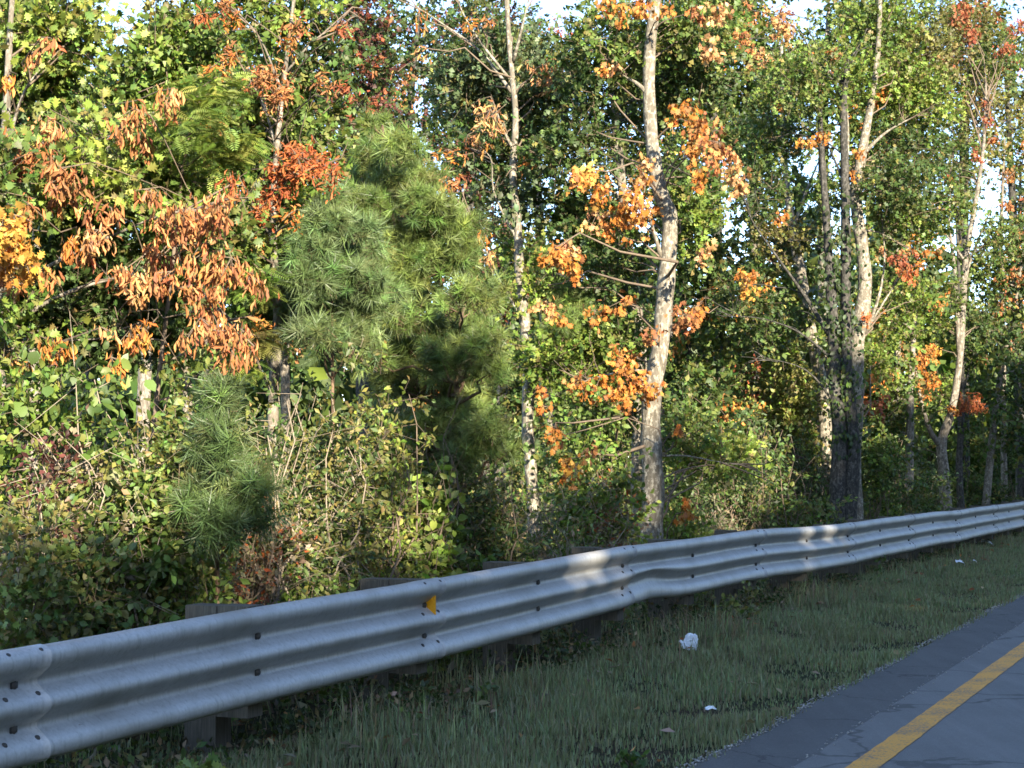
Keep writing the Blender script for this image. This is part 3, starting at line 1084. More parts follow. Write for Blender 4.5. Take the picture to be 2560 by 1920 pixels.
tree('forked_oak', 'slim grey oak forking low into two curved limbs', 28.0,
     [[(2044, 1105, 27), (2040, 1030, 25), (2034, 955, 22), (2055, 890, 17), (2073, 780, 15), (2080, 650, 15), (2086, 560, 13), (2110, 420, 10), (2125, 310, 7), (2130, 180, 5)]],
     [[(2033, 965, 15), (2006, 932, 13), (1985, 880, 12), (1975, 820, 8), (1960, 720, 5)], [(2073, 780, 12), (2063, 600, 11), (2050, 480, 9), (2054, 380, 6)], [(2084, 565, 7), (2045, 520, 6), (2010, 490, 4)], [(2080, 650, 8), (2098, 560, 7), (2150, 430, 5), (2170, 380, 3)]],
     [(2060, 330, 60, 60, 50, 'green'), (2110, 200, 60, 60, 50, 'olive'), (2040, 640, 40, 40, 25, 'green'), (2000, 700, 40, 50, 40, 'bright'), (1960, 930, 40, 40, 40, 'bright'), (2030, 850, 30, 40, 25, 'bright'), (2150, 520, 40, 40, 25, 'green'), (2130, 700, 30, 40, 20, 'deep'), (2150, 120, 50, 50, 40, 'green'), (2080, 60, 60, 50, 45, 'olive'), (2020, 40, 50, 40, 35, 'green')],
     [(2000, 770, 24, 'orange', -1.0), (1978, 795, 20, 'orange', -1.0), (2005, 832, 26, 'orange', -1.0), (1960, 770, 18, 'tan', -1.0), (2020, 760, 16, 'yellow'), (1990, 860, 16, 'orange'), (2090, 870, 24, 'rust', -1.0), (2112, 874, 20, 'rust'), (2060, 880, 14, 'orange'), (2110, 330, 12, 'red'), (2130, 230, 14, 'red'), (2075, 50, 24, 'red'), (2100, 72, 20, 'red'), (2080, 25, 20, 'red'), (2060, 115, 16, 'red'), (2200, 60, 20, 'red'), (2170, 110, 18, 'red'), (2050, 380, 10, 'rust'), (2150, 300, 12, 'rust'), (2170, 440, 14, 'brown'), (1930, 980, 14, 'tan'), (2040, 130, 18, 'red'), (2135, 260, 12, 'red')],
     M_bark_mid, (OAK, .083), (OAK, .08), front=.06)

tree('slim_tree', 'slender pale sapling trunk beyond the forked oak, leaning inward', 32.0,
     [[(2168, 940, 13), (2167, 800, 12), (2164, 640, 11), (2162, 520, 9), (2166, 400, 6), (2170, 300, 4)]],
     [[(2166, 760, 7), (2185, 740, 8), (2198, 800, 7), (2200, 900, 6)]],
     [(2170, 330, 40, 50, 40, 'green'), (2150, 600, 30, 40, 25, 'green'), (2190, 760, 30, 40, 25, 'deep')], [(2180, 380, 14, 'brown'), (2195, 560, 14, 'orange'), (2120, 770, 12, 'rust')], M_bark_mid, (OAK, .083), (OAK, .08))
tree('slim_tree', 'thin pale straight trunk rising beside ivy-covered thicket by the rail end', 34.0,
     [[(2200, 960, 13), (2196, 820, 12), (2198, 640, 10), (2202, 480, 8), (2205, 350, 5)]], [],
     [(2210, 420, 40, 50, 40, 'green'), (2215, 230, 50, 60, 50, 'olive'), (2200, 620, 30, 40, 25, 'blue')], [(2195, 470, 12, 'brown'), (2210, 130, 18, 'red')], M_bark_light, (OAK, .083), (OAK, .08))
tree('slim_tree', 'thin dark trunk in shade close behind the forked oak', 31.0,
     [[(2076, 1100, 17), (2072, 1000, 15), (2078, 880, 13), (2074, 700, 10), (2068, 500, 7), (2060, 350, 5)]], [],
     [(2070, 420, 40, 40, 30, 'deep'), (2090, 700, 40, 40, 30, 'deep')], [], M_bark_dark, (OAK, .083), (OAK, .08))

# ------------------------------------------------------------------ the roadside oaks on the left with hanging brown leaves
tree('oak_tree', 'spreading young oak hung with long curled brown dead leaves', 11.6,
     [[(-40, 1300, 46), (-30, 1100, 42), (-10, 900, 38), (0, 700, 32), (-10, 500, 26), (10, 300, 20), (20, 100, 14), (30, -60, 10)]],
     [[(0, 640, 14), (120, 560, 11), (250, 500, 9), (360, 470, 7), (470, 450, 5)], [(-5, 560, 12), (80, 430, 9), (160, 360, 7), (290, 260, 5), (370, 200, 3)], [(0, 720, 12), (140, 640, 10), (290, 600, 8), (420, 600, 6), (500, 700, 4)], [(-5, 760, 10), (100, 740, 7), (230, 730, 5), (300, 720, 3)], [(20, 300, 9), (60, 200, 7), (100, 120, 5)]],
     [(120, 460, 90, 60, 70, 'green', .5), (60, 640, 80, 60, 60, 'deep', .6), (250, 640, 80, 50, 60, 'deep', .5), (380, 530, 80, 50, 60, 'green', .6), (60, 120, 80, 60, 70, 'bright', .4), (130, 70, 60, 40, 40, 'lime', .2), (200, 390, 60, 50, 50, 'green', .4), (330, 380, 70, 50, 60, 'bright', .5), (170, 700, 80, 40, 50, 'deep', .5), (330, 680, 70, 40, 50, 'deep', .6), (30, 250, 60, 50, 40, 'green', .5),
      (460, 520, 60, 40, 40, 'green', .7), (60, 400, 30, 20, 12, 'lime', -.2), (210, 290, 24, 16, 8, 'lime', -.3), (260, 400, 26, 16, 10, 'lime', -.3), (30, 700, 30, 30, 14, 'bright', -.1)],
     [(20, 310, 42, 'brown'), (42, 358, 36, 'brown'), (92, 320, 40, 'brown'), (135, 380, 44, 'brown'), (150, 420, 40, 'brown'), (112, 268, 28, 'tan'), (288, 250, 40, 'brown'), (350, 215, 24, 'brown'), (378, 198, 20, 'tan'), (300, 310, 24, 'brown'), (240, 460, 30, 'brown'), (212, 510, 34, 'tan'), (160, 520, 28, 'orange'), (265, 592, 30, 'brown'), (300, 612, 34, 'tan'),
      (340, 560, 38, 'brown'), (370, 600, 34, 'brown'), (350, 480, 34, 'brown'), (395, 470, 40, 'brown'), (420, 490, 34, 'brown'), (440, 460, 34, 'brown'), (470, 480, 34, 'brown'), (480, 440, 32, 'brown'), (500, 400, 24, 'rust'), (440, 560, 38, 'brown'), (470, 590, 34, 'brown'), (500, 570, 34, 'brown'), (540, 600, 28, 'brown'), (430, 640, 34, 'brown'), (450, 680, 34, 'brown'), (432, 702, 36, 'brown'),
      (470, 730, 38, 'brown'), (520, 740, 34, 'brown'), (500, 765, 28, 'brown'), (130, 740, 28, 'orange'), (108, 735, 20, 'orange'), (50, 785, 20, 'orange'), (220, 715, 20, 'tan'), (240, 780, 22, 'orange'), (280, 725, 28, 'orange'), (310, 718, 22, 'orange'), (6, 590, 20, 'brown'), (25, 615, 18, 'brown'), (110, 590, 24, 'brown'), (60, 450, 26, 'brown'), (320, 420, 24, 'brown'), (20, 160, 22, 'orange'), (70, 120, 20, 'brown'), (110, 90, 20, 'brown'), (180, 560, 22, 'brown')],
     M_bark_mid, (OAK, .078), (CURL, .078), dead_objs=290, down=1.3)

tree('oak_tree', 'small oak with flat golden yellow leaves at the foot of the brown-leaved oak', 11.0,
     [[(-70, 1300, 30), (-70, 1000, 26), (-60, 700, 20), (-40, 520, 12), (-20, 420, 8)]], [[(-55, 640, 9), (-20, 580, 7), (20, 540, 5)]],
     [(-60, 400, 60, 60, 40, 'green'), (-40, 650, 50, 50, 30, 'green')],
     [(30, 478, 36, 'yellow'), (32, 535, 42, 'yellow'), (58, 580, 28, 'yellow'), (5, 500, 36, 'yellow'), (10, 555, 30, 'orange')], M_bark_mid, (OAK, .085), (OAK, .075), down=.5)

tree('oak_tree', 'oak with rust-coloured leaf balls at its twig ends above the pines', 13.4,
     [[(610, 1250, 30), (606, 1100, 28), (590, 900, 24), (600, 700, 20), (590, 500, 17), (600, 300, 13), (620, 120, 9), (640, -40, 7)]],
     [[(598, 420, 9), (640, 380, 7), (700, 365, 5)], [(600, 330, 8), (570, 230, 6), (540, 170, 4)], [(610, 200, 7), (560, 80, 5), (500, 20, 4)], [(615, 160, 6), (680, 90, 5), (740, 60, 4)], [(590, 520, 9), (560, 470, 6), (540, 440, 4)]],
     [(570, 330, 80, 60, 60, 'green', .5), (540, 240, 50, 40, 30, 'bright', .4), (650, 260, 70, 60, 40, 'green', .5), (600, 540, 60, 60, 50, 'green', .4), (570, 600, 60, 40, 50, 'bright', .2), (660, 140, 60, 40, 30, 'deep', .4), (560, 20, 30, 30, 22, 'bright', .2), (650, 20, 40, 30, 18, 'bright', .2), (640, 440, 40, 40, 30, 'bright', .2), (500, 290, 50, 60, 50, 'green', .3), (560, 640, 40, 40, 40, 'deep', .4)],
     [(435, 38, 20, 'rust'), (488, 14, 24, 'brown'), (500, 48, 16, 'orange'), (630, 60, 24, 'brown'), (618, 90, 20, 'orange'), (690, 175, 20, 'brown'), (570, 162, 28, 'brown'), (600, 200, 26, 'brown'), (622, 185, 22, 'brown'), (548, 178, 24, 'brown'), (480, 140, 26, 'orange'), (492, 112, 16, 'brown'), (640, 350, 40, 'rust'), (602, 388, 38, 'rust'), (690, 360, 34, 'rust'), (715, 385, 24, 'rust'),
      (580, 430, 30, 'rust'), (560, 460, 24, 'rust'), (625, 470, 20, 'orange'), (465, 270, 22, 'orange'), (490, 390, 22, 'orange'), (560, 705, 18, 'orange'), (545, 520, 20, 'orange'), (660, 345, 30, 'rust'), (620, 370, 30, 'rust'), (735, 60, 18, 'red'), (740, 200, 20, 'red'), (590, 230, 18, 'brown')],
     M_bark_mid, (OAK, .078), (CURL, .062), down=.25, dead_objs=120)

# ------------------------------------------------------------------ feathery-leaved locust sapling among the brown leaves
def locust(name, label, Z, trunk, clumps):
    pts, rad = trunk_line(trunk, Z)
    pts, rad = to_ground(pts, rad)
    root = thing(name, tuple(pts[0] + np.array((0, 0, .12))), label, 'tree')
    p2, r2 = curve(pts, rad, 20)
    b = MB()
    b.tube(p2, r2, 7)
    b.build('trunk', M_twig, root, smooth=True)
    L, bb = Leaves(), MB()
    for (x, y, r, n, pal) in clumps:
        n = int(n * 2.2)
        pal = {'green': 'bright', 'bright': 'lime'}.get(pal, pal)
        c = at(x, y, Z + rng.normal(0, .2))
        i = int(np.argmin(np.linalg.norm(p2 - c, axis=1) + np.where(p2[:, 2] > c[2], 1, 0)))
        bb.tube(bend(p2[i], c, .2), np.linspace(.012, .004, 5), 5, cap=False)
        rr = r * D / FPX * Z
        pos = c + ball(n, .5) * np.array((rr, rr * .8, rr * .8))
        d = unit(ball(n, .3) * np.array((1, .7, .35)) + np.array((.1, -.15, -.12)))
        nr = unit(rng.normal(size=(n, 3)) * .3 + np.array((0, -.35, 1)))
        L.add(FROND, pos, d, nr, .135 * rng.uniform(.7, 1.2, n), cols(pal, n))
    bb.build('boughs', M_twig, root, smooth=True, kind='stuff')
    L.build('fronds', M_leaf, root)


locust('locust_sapling', 'feathery-leaved green sapling growing through the brown oak leaves', 11.9,
       [(330, 1200, 14), (335, 900, 12), (370, 600, 9), (390, 400, 7), (420, 230, 4)],
       [(400, 200, 60, 34, 'green'), (460, 230, 60, 36, 'bright'), (490, 190, 40, 22, 'bright'), (440, 290, 60, 34, 'green'), (340, 260, 50, 22, 'bright'), (330, 340, 60, 30, 'bright'), (230, 400, 50, 20, 'bright'), (520, 310, 40, 20, 'bright'), (480, 340, 50, 24, 'bright'), (560, 610, 50, 26, 'green'), (450, 420, 50, 22, 'green'), (60, 310, 40, 14, 'bright'), (560, 730, 40, 22, 'olive'), (520, 790, 40, 20, 'bright')])

# ------------------------------------------------------------------ pines
def pine(name, label, Z, trunk, boughs_, pal='pine', tuft=.145, mat=None, dens=1.0):
    Z = behind(trunk[0][0], Z, 5.95 if Z < 11 else 6.5)
    pts, rad = trunk_line(trunk, Z)
    pts, rad = to_ground(pts, rad)
    root = thing(name, tuple(pts[0] + np.array((0, 0, .12))), label, 'pine')
    p2, r2 = curve(pts, rad, 30)
    b = MB()
    b.tube(p2, r2, 9, wob=.03)
    b.build('trunk', M_bark_pine, root, smooth=True)
    L, bb, tw = Leaves(), MB(), []
    for (x, y, rx, ry) in boughs_:
        c = at(x + rng.normal() * 10, y + rng.normal() * 6, Z + rng.normal(-.12, .34))
        k = D / FPX * Z
        rr = np.array((rx * k, (rx * .8 + ry * .2) * k, ry * k))
        below = np.where(p2[:, 2] > c[2] - .05, 2.0, 0) + np.abs(p2[:, 2] - (c[2] - .25)) * .6
        i = int(np.argmin(np.linalg.norm((p2 - c)[:, :2], axis=1) * .3 + below))
        a = p2[i]
        bb.tube(bend(a, c, -.05), np.linspace(min(.022, r2[i] * .8), .006, 5), 5, cap=False)
        n = max(14, int(dens * 95 * (rr[0] * rr[2]) / (.2 * .2)))
        q = ball(n, .5)
        pos = c + q * rr
        out = unit((pos - a) * np.array((1, 1, .4)))
        d = unit(out * .6 + q * .5 + rng.normal(size=(n, 3)) * .5 + np.array((0, -.25, .4)))
        tone = np.exp(rng.normal(0, .22, (n, 1)))
        for t in range(3):
            m_ = np.arange(n) % 3 == t
            L.add(NEED[t], pos[m_], d[m_], rng.normal(size=(m_.sum(), 3)), tuft * rng.uniform(.75, 1.25, m_.sum()), cols(pal, m_.sum(), .12) * tone[m_])
        tw.append((pos - d * .1, pos + d * tuft * .7))
        m_ = rng.random(n) < .5
        tw.append((np.repeat(c[None], m_.sum(), 0), pos[m_]))
    bb.build('boughs', M_bark_pine, root, smooth=True, kind='stuff')
    twigs('twigs', tw, M_bark_pine, root, .005, .8)
    L.build('needles', M_needle, root)
    return root


pine('pine_tree', 'tallest bushy green pine, its tip pointing up into the oaks', 16.4,
     [(905, 1300, 26), (900, 1100, 24), (880, 900, 20), (862, 700, 16), (850, 500, 11), (838, 380, 8), (826, 270, 4)],
     [(820, 290, 26, 30), (812, 340, 45, 30), (860, 340, 40, 26), (790, 390, 50, 28), (850, 400, 55, 30), (905, 390, 40, 26), (780, 440, 50, 30), (840, 460, 70, 34), (910, 450, 55, 30), (800, 510, 50, 34), (870, 520, 70, 36), (950, 510, 60, 30), (860, 570, 60, 30), (930, 565, 70, 28), (985, 540, 40, 24), (880, 600, 40, 20)])
pine('pine_tree', 'blue-green pine sapling with a bare reddish stem, left of the tallest pine', 12.4,
     [(722, 1260, 9), (720, 1000, 8), (718, 800, 7), (718, 640, 6), (722, 520, 5), (716, 425, 3)],
     [(716, 445, 18, 24), (700, 480, 40, 26), (745, 490, 36, 26), (670, 530, 36, 28), (725, 550, 50, 30), (775, 530, 36, 28), (650, 600, 44, 28), (710, 610, 60, 30), (780, 610, 46, 30), (630, 650, 44, 24), (690, 670, 60, 26), (760, 670, 56, 30), (815, 640, 36, 24), (700, 730, 60, 24), (650, 700, 40, 22), (770, 740, 50, 22)],
     'pineblue')
pine('pine_tree', 'broad low pine with drooping full boughs, right of the tallest pine', 12.8,
     [(1000, 1300, 20), (995, 1100, 18), (990, 950, 15), (985, 820, 11), (990, 720, 8), (1010, 640, 4)],
     [(1018, 640, 46, 22), (1054, 640, 34, 20), (972, 665, 42, 24), (891, 690, 51, 26), (836, 720, 42, 26), (936, 720, 51, 30), (1018, 720, 42, 28), (1059, 740, 30, 40), (809, 770, 42, 26), (872, 770, 51, 30), (945, 790, 51, 34), (1018, 790, 51, 34), (1063, 800, 25, 36), (854, 830, 51, 26), (927, 850, 51, 28), (1045, 870, 42, 30), (982, 900, 42, 26), (918, 920, 51, 24), (863, 930, 34, 20), (1063, 920, 34, 30), (1018, 950, 51, 26), (945, 970, 51, 26), (1000, 1000, 42, 20), (1073, 980, 25, 24)])
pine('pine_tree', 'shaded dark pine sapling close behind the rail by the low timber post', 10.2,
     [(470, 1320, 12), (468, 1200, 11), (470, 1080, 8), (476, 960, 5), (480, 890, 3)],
     [(482, 870, 12, 22), (478, 905, 20, 24), (460, 945, 40, 24), (500, 985, 45, 22), (540, 1060, 40, 20), (535, 1120, 36, 20), (450, 1000, 40, 26), (500, 1030, 50, 28), (440, 1050, 50, 28), (480, 1080, 50, 30), (420, 1100, 50, 28), (500, 1110, 40, 30), (450, 1140, 50, 26), (480, 1160, 40, 24)], 'pineshade', .17, dens=.7)
pine('pine_tree', 'thin sparse pine with bare orange stem beyond the flaking oak', 20.0,
     [(1248, 1150, 10), (1248, 900, 9), (1247, 760, 8), (1245, 640, 5), (1240, 590, 3)],
     [(1242, 610, 14, 18), (1225, 640, 22, 18), (1262, 650, 22, 20), (1220, 700, 24, 18), (1268, 700, 26, 20), (1225, 740, 24, 14)], 'pine', .14)

# ------------------------------------------------------------------ trees of the wood behind
def wood_tree(label, x, Z, top, half, low, pal, mix=None, dead=None, n=90, leaf=(DIA, .16), bark=None, group=None, name='oak_tree', tw_share=.25):
    """x: pixel of the foot, top/low: pixel rows of the crown's top and underside, half: half width in pixels"""
    k = D / FPX * Z
    g = at(x, 1000, Z)
    g[2] = float(ground_z(g))
    root = thing(name, tuple(g), label, 'tree', group)
    zt, zl = at(x, top, Z)[2], at(x, low, Z)[2]
    lean = rng.normal(0, .5)
    pts = np.array([g + np.array((0, 0, -.1)), g + np.array((lean * .1, 0, zl * .5)), g + np.array((lean * .4, .1, zl + (zt - zl) * .3)), g + np.array((lean * .8, 0, zl + (zt - zl) * .7)), g + np.array((lean, 0, zt - .3))])
    r0 = .035 + .008 * zt
    p2, r2 = curve(pts, np.array((r0 * 1.2, r0, r0 * .75, r0 * .4, .02)), 14)
    b = MB()
    b.tube(p2, r2, 8, wob=.03)
    b.build('trunk', bark or M_bark_mid, root, smooth=True)
    L, LD, tw, bb = Leaves(), Leaves(), [], MB()
    m_ = 9
    for i in range(m_):
        f = (i + .5) / m_
        c = g + np.array((lean * f + rng.normal() * half * k * .55 * math.sin(math.pi * (.15 + .75 * f)), rng.normal() * half * k * .45, zl + (zt - zl) * (f * .9 + .04)))
        rr = np.array((half * k * .5, half * k * .45, (zt - zl) * .13 + .15)) * rng.uniform(.7, 1.15)
        j = int(np.clip(np.searchsorted(p2[:, 2], c[2] - .5), 0, len(p2) - 1))
        bb.tube(bend(p2[j], c, .2), np.linspace(min(.03, r2[j] * .7), .008, 5), 5, cap=False)
        p_ = pal if isinstance(pal, str) else pal[i % len(pal)]
        clump(L, tw, c, rr, int(n * 2.6 / m_) + 3, 13, leaf[1], leaf[0], p_, mix, twl=.5, shell=.4)
        if dead and rng.random() < dead[1]:
            for q in range(3):
                cc = c + ball(1)[0] * rr
                cc[1] -= rr[1] * .4
                hang_clump(LD, cc, .28, 60, .10, SMALL, dead[0], .5)
    bb.build('boughs', bark or M_bark_mid, root, smooth=True, kind='stuff')
    twigs('twigs', tw, M_twig, root, .009, tw_share)
    L.build('crown', M_leaf, root)
    LD.build('dead_leaves', M_dead, root)
    return root


WOOD = 'trees of the wood behind the roadside oaks'
wood_tree('round-crowned light green tree rising above the brown-leaved oak', 300, 24, 45, 150, 420, ('bright', 'green', 'olive'), None, None, 460, (DIA, .115), name='broadleaf_tree')
wood_tree('light green tree with loose top beside the round-crowned one, sky above', 70, 26, -30, 130, 420, ('bright', 'green'), ('lime', .2), ('brown', .3), 380, (DIA, .12), name='broadleaf_tree')
wood_tree('distant small-leaved green tree between the round-crowned tree and rusty oak', 450, 34, 50, 130, 500, ('green', 'olive'), ('bright', .3), None, 320, (DIA, .13), name='broadleaf_tree')
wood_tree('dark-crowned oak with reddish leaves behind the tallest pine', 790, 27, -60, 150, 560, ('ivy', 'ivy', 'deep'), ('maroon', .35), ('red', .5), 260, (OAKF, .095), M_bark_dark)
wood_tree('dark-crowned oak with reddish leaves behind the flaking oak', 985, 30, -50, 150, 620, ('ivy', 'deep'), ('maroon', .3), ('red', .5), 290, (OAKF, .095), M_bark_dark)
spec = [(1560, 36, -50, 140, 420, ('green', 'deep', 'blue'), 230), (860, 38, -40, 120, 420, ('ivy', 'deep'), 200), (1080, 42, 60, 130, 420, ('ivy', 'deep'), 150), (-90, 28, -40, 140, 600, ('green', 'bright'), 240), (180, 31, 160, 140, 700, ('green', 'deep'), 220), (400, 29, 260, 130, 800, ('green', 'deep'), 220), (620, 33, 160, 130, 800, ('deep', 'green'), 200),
        (880, 36, 300, 140, 850, ('deep', 'deep', 'olive'), 200), (1050, 34, 420, 130, 900, ('deep', 'olive'), 170), (1190, 40, 60, 130, 330, ('deep', 'green'), 90), (1240, 33, 430, 130, 900, ('deep', 'green'), 200),
        (1440, 35, -60, 150, 420, ('green', 'deep'), 190), (1500, 30, 430, 140, 950, ('deep', 'deep', 'green'), 230), (1640, 37, -40, 140, 300, ('green', 'bright'), 180), (1650, 33, 400, 150, 900, ('deep', 'green'), 200), (1780, 36, -60, 130, 340, ('green', 'deep'), 170),
        (1930, 38, -30, 150, 560, ('olive', 'green', 'bright'), 230), (1960, 34, 450, 140, 980, ('green', 'deep'), 210), (2080, 42, -10, 140, 400, ('olive', 'deep'), 210), (2120, 38, 480, 130, 1000, ('deep', 'green'), 190), (2210, 44, 20, 140, 700, ('blue', 'olive'), 260), (2290, 40, 350, 140, 1000, ('green', 'deep'), 180)]
WL = ['mixed green crown deep behind the orange sprays right of the leaning oak', 'dark open crown deep behind the reddish dark-crowned oak', 'dark sparse crown deep behind the flaking oak', 'green leafy tree deep in the wood beyond the golden-leaved oak', 'leafy tree deep behind the locust sapling and brown-leaved oak', 'mid-green tree deep behind the feathery sapling', 'dark green tree deep behind the rusty-leaved oak',
      'dusky olive tree deep behind the tallest pine', 'dusky tree deep behind the broad low pine', 'thin high crown deep above the flaking oak', 'dark leafy tree filling the wood between flaking and leaning oaks',
      'tall green crown deep above the leaning oak', 'dark leafy tree low behind the leaning oak', 'bright high crown deep between the leaning oak and twin oak', 'dark leafy tree deep behind the left-leaning pale oak', 'tall green crown deep above the dark twin oak',
      'olive-green crown deep behind the stout knotted oak', 'green low-branched tree deep between knotted and forked oaks', 'olive high crown deep behind the forked oak', 'dark low tree deep behind the forked oak', 'blue-green open crown deep behind the slender pale sapling', 'green low tree deep behind the far ivy-covered thicket']
for wl, (x, Z, top, half, low, pal, n) in zip(WL, spec):
    wood_tree(wl, x, Z, top, half, low, pal, ('olive', .15), (('brown', 'tan', 'red', 'orange')[rng.integers(0, 4)], .5), n, (DIA, .128), M_bark_mid if rng.random() < .5 else M_bark_dark, WOOD)

# the far side of the wood, one mass
L = Leaves()
far_root = obj('far_wood', None)
far_root.name = 'far_wood_base'
bpy.data.objects.remove(far_root)
n = 30000
xs = rng.uniform(-900, 3300, n)
Zs = rng.uniform(50, 68, n)
hs = rng.beta(1.1, 1.5, n) * (8.2 + 1.6 * np.sin(xs * .011) + 1.1 * np.sin(xs * .037))
pos = np.stack([(xs * D - 1280) / FPX * Zs, Zs, hs], 1)
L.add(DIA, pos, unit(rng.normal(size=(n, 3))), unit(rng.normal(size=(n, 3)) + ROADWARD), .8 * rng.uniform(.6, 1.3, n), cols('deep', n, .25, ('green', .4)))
fw = L.build('far_wood', M_leaf, None)
fw['label'] = 'far green depth of the wood seen between the trunks'

# ------------------------------------------------------------------ undergrowth along the edge of the wood
def shrub(label, x, Z, top, half, pal, mix=None, n=70, leaf=(OVAL, .06), stems=9, bare=.3, group=None, name='shrub', stem_mat=None, foot=None, cat='shrub', mat=None, fill=1.0, single=0, single_leaf=None):
    Z = behind(x, Z, 6.0 + half * D / FPX * Z * .7)
    k = D / FPX * Z
    g = at(x if foot is None else foot, 1000, Z)
    g[2] = float(ground_z(g))
    root = thing(name, tuple(g), label, cat, group)
    zt = at(x, top, Z)[2]
    h = zt - g[2]
    cx = at(x, top, Z)[0] - g[0]
    stem_mat = stem_mat or M_twig
    L, tw = Leaves(), []
    tips = []
    for i in range(stems):
        e = g + np.array((cx + rng.uniform(-1, 1) * half * k * .8, rng.normal() * half * k * .4, h * rng.uniform(.55, 1.0)))
        p = bend(g + np.array((rng.normal() * .12, rng.normal() * .12, -.08)), e, .1, 7, .035)
        b = MB()
        b.tube(p, np.linspace(.006 + .003 * h, .003, 7), 5, cap=False)
        b.build('stem', stem_mat, root, smooth=True)
        tips.append(p)
        m_ = rng.integers(3, 7)
        idx = rng.integers(2, 7, m_)
        a = p[idx]
        tw.append((a, a + unit(rng.normal(size=(m_, 3)) + np.array((0, 0, .5))) * rng.uniform(.2, .6, (m_, 1))))
    lowf = .12 if bare < .2 else bare
    for i in range(max(4, stems)):
        p = tips[i % len(tips)]
        c = p[rng.integers(3, 7)] + np.array((rng.normal() * .1, rng.normal() * .1, 0))
        c[2] = g[2] + h * rng.uniform(lowf, .95) * .95
        c[0] = g[0] + cx * (c[2] - g[2]) / h + rng.uniform(-1, 1) * half * k * .75
        rr = np.array((half * k * .42, half * k * .4, h * .16 + .06))
        clump(L, tw, c, rr, max(4, int(n / stems * fill * 1.7)), 10, leaf[1], leaf[0], pal, mix, twl=.22, shell=.5)
    if single:
        for i in range(single):
            c = g + np.array((cx * .8 + rng.uniform(-1, 1) * half * k * .8, -half * k * .35, h * rng.uniform(max(lowf, .3), 1)))
            single_leaves(root, c, .08, 1, single_leaf or leaf, pal, .5, mat=M_leaf, face=np.array((0, -.5, .8)))
    twigs('twigs', tw, stem_mat, root, .003, .6)
    L.build('foliage', mat or M_leaf, root)
    return root


# broad round-leaved vines and thicket, left
shrub('round-leaved green vine thicket beneath the brown-leaved oak', 60, 10.6, 765, 120, 'green', ('bright', .4), 114, (OVAL, .06), 8, .45, single_leaf=(ROUND, .085), name='vine_thicket', single=60)
shrub('round-leaved vine climbing a tan stem below the orange leaves', 250, 10.4, 770, 110, 'green', ('pale', .1), 114, (OVAL, .06), 8, .4, single_leaf=(ROUND, .085), name='vine_thicket', stem_mat=M_twig_pale, single=60)
shrub('round-leaved vine topping the brush next to the dark pine sapling', 385, 11.4, 770, 60, 'green', ('pale', .12), 54, (OVAL, .06), 6, .5, single_leaf=(ROUND, .085), name='vine_thicket', single=40)
shrub('dry maroon-headed weed among the round-leaved vines', 95, 10.2, 920, 40, 'maroon', ('dry', .2), 40, (SMALL, .05), 5, .75, name='weed', stem_mat=M_twig_pale, cat='weed')
shrub('dry tan brush with grey twigs under the round-leaved vines', 150, 10.3, 960, 120, 'olive', ('dry', .3), 200, (SMALL, .055), 16, .25, stem_mat=M_twig_pale)
shrub('olive brush in the gap between vines and the dark pine sapling', 320, 10.6, 900, 100, 'olive', ('green', .5), 220, (SMALL, .055), 12, .2)
shrub('low leafy bush with lobed leaves behind the rail splice', 30, 9.6, 1120, 110, 'olive', ('green', .5), 120, (OAK, .06), 8, .15, single=30)
shrub('small dark bush beside the slim dark stem behind the rail', 200, 10.0, 1120, 110, 'deep', ('olive', .3), 110, (OVAL, .06), 8, .1)
shrub('ferny green bush between dark pine sapling and rail', 400, 10.0, 1180, 90, 'green', ('bright', .3), 90, (SMALL, .07), 8, .1)
# thin stems and small-leaved bushes in the middle
shrub('tall bush of thin bare grey stems with small dark leaves on top', 590, 11.6, 830, 90, 'deep', ('olive', .4), 150, (SMALL, .055), 12, .45, stem_mat=M_twig_pale)
shrub('small-leaved bush with pale forked stems below the blue-green pine', 700, 11.8, 800, 90, 'olive', ('deep', .5), 190, (SMALL, .055), 12, .45, stem_mat=M_twig_pale)
shrub('bushy olive shrub with yellowish tips under the low pine', 820, 11.8, 820, 80, 'olive', ('lime', .35), 170, (SMALL, .06), 10, .3)
shrub('fresh green broad-leaved bush below the low pine', 930, 11.9, 1000, 80, 'bright', ('lime', .3), 110, (OVAL, .085), 8, .25, single=50)
shrub('dusky small-leaved bush right of the fresh green bush', 1050, 12.6, 990, 90, 'olive', ('deep', .5), 180, (SMALL, .055), 10, .2)
shrub('tangle of dead reddish stems by the rail, under bare grey stems', 560, 11.0, 1120, 50, 'dry', ('rust', .3), 16, (SMALL, .05), 22, .5, name='brush_tangle', stem_mat=M_twig)
shrub('leafy green bush hugging the rail between stems and timber block', 640, 10.9, 1190, 90, 'green', ('bright', .3), 130, (SMALL, .065), 8, .1)
shrub('bright lobed-leaved vine spilling above the tall timber block', 890, 11.4, 1165, 80, 'bright', ('lime', .4), 80, (OAK, .09), 7, .15, single=40)
shrub('dense low bush above the rail beside the lobed-leaved vine', 1060, 12.4, 1130, 90, 'deep', ('green', .4), 150, (SMALL, .06), 8, .1)
shrub('tan twiggy brush at the foot of the flaking oak', 1200, 15.5, 1060, 100, 'dry', ('green', .6), 140, (SMALL, .055), 18, .2, stem_mat=M_twig_pale)
shrub('sunlit leafy bush between flaking oak and leaning oak', 1290, 18.0, 900, 90, 'green', ('bright', .5), 200, (OVAL, .07), 10, .25)
shrub('pale dry twigs with red leaves left of the leaning oak foot', 1310, 16.6, 1050, 60, 'dry', ('rust', .25), 90, (SMALL, .055), 16, .2, stem_mat=M_twig_pale)
shrub('bright green bush right of the leaning oak foot', 1470, 18.6, 1085, 50, 'bright', ('lime', .4), 110, (OVAL, .065), 7, .15)
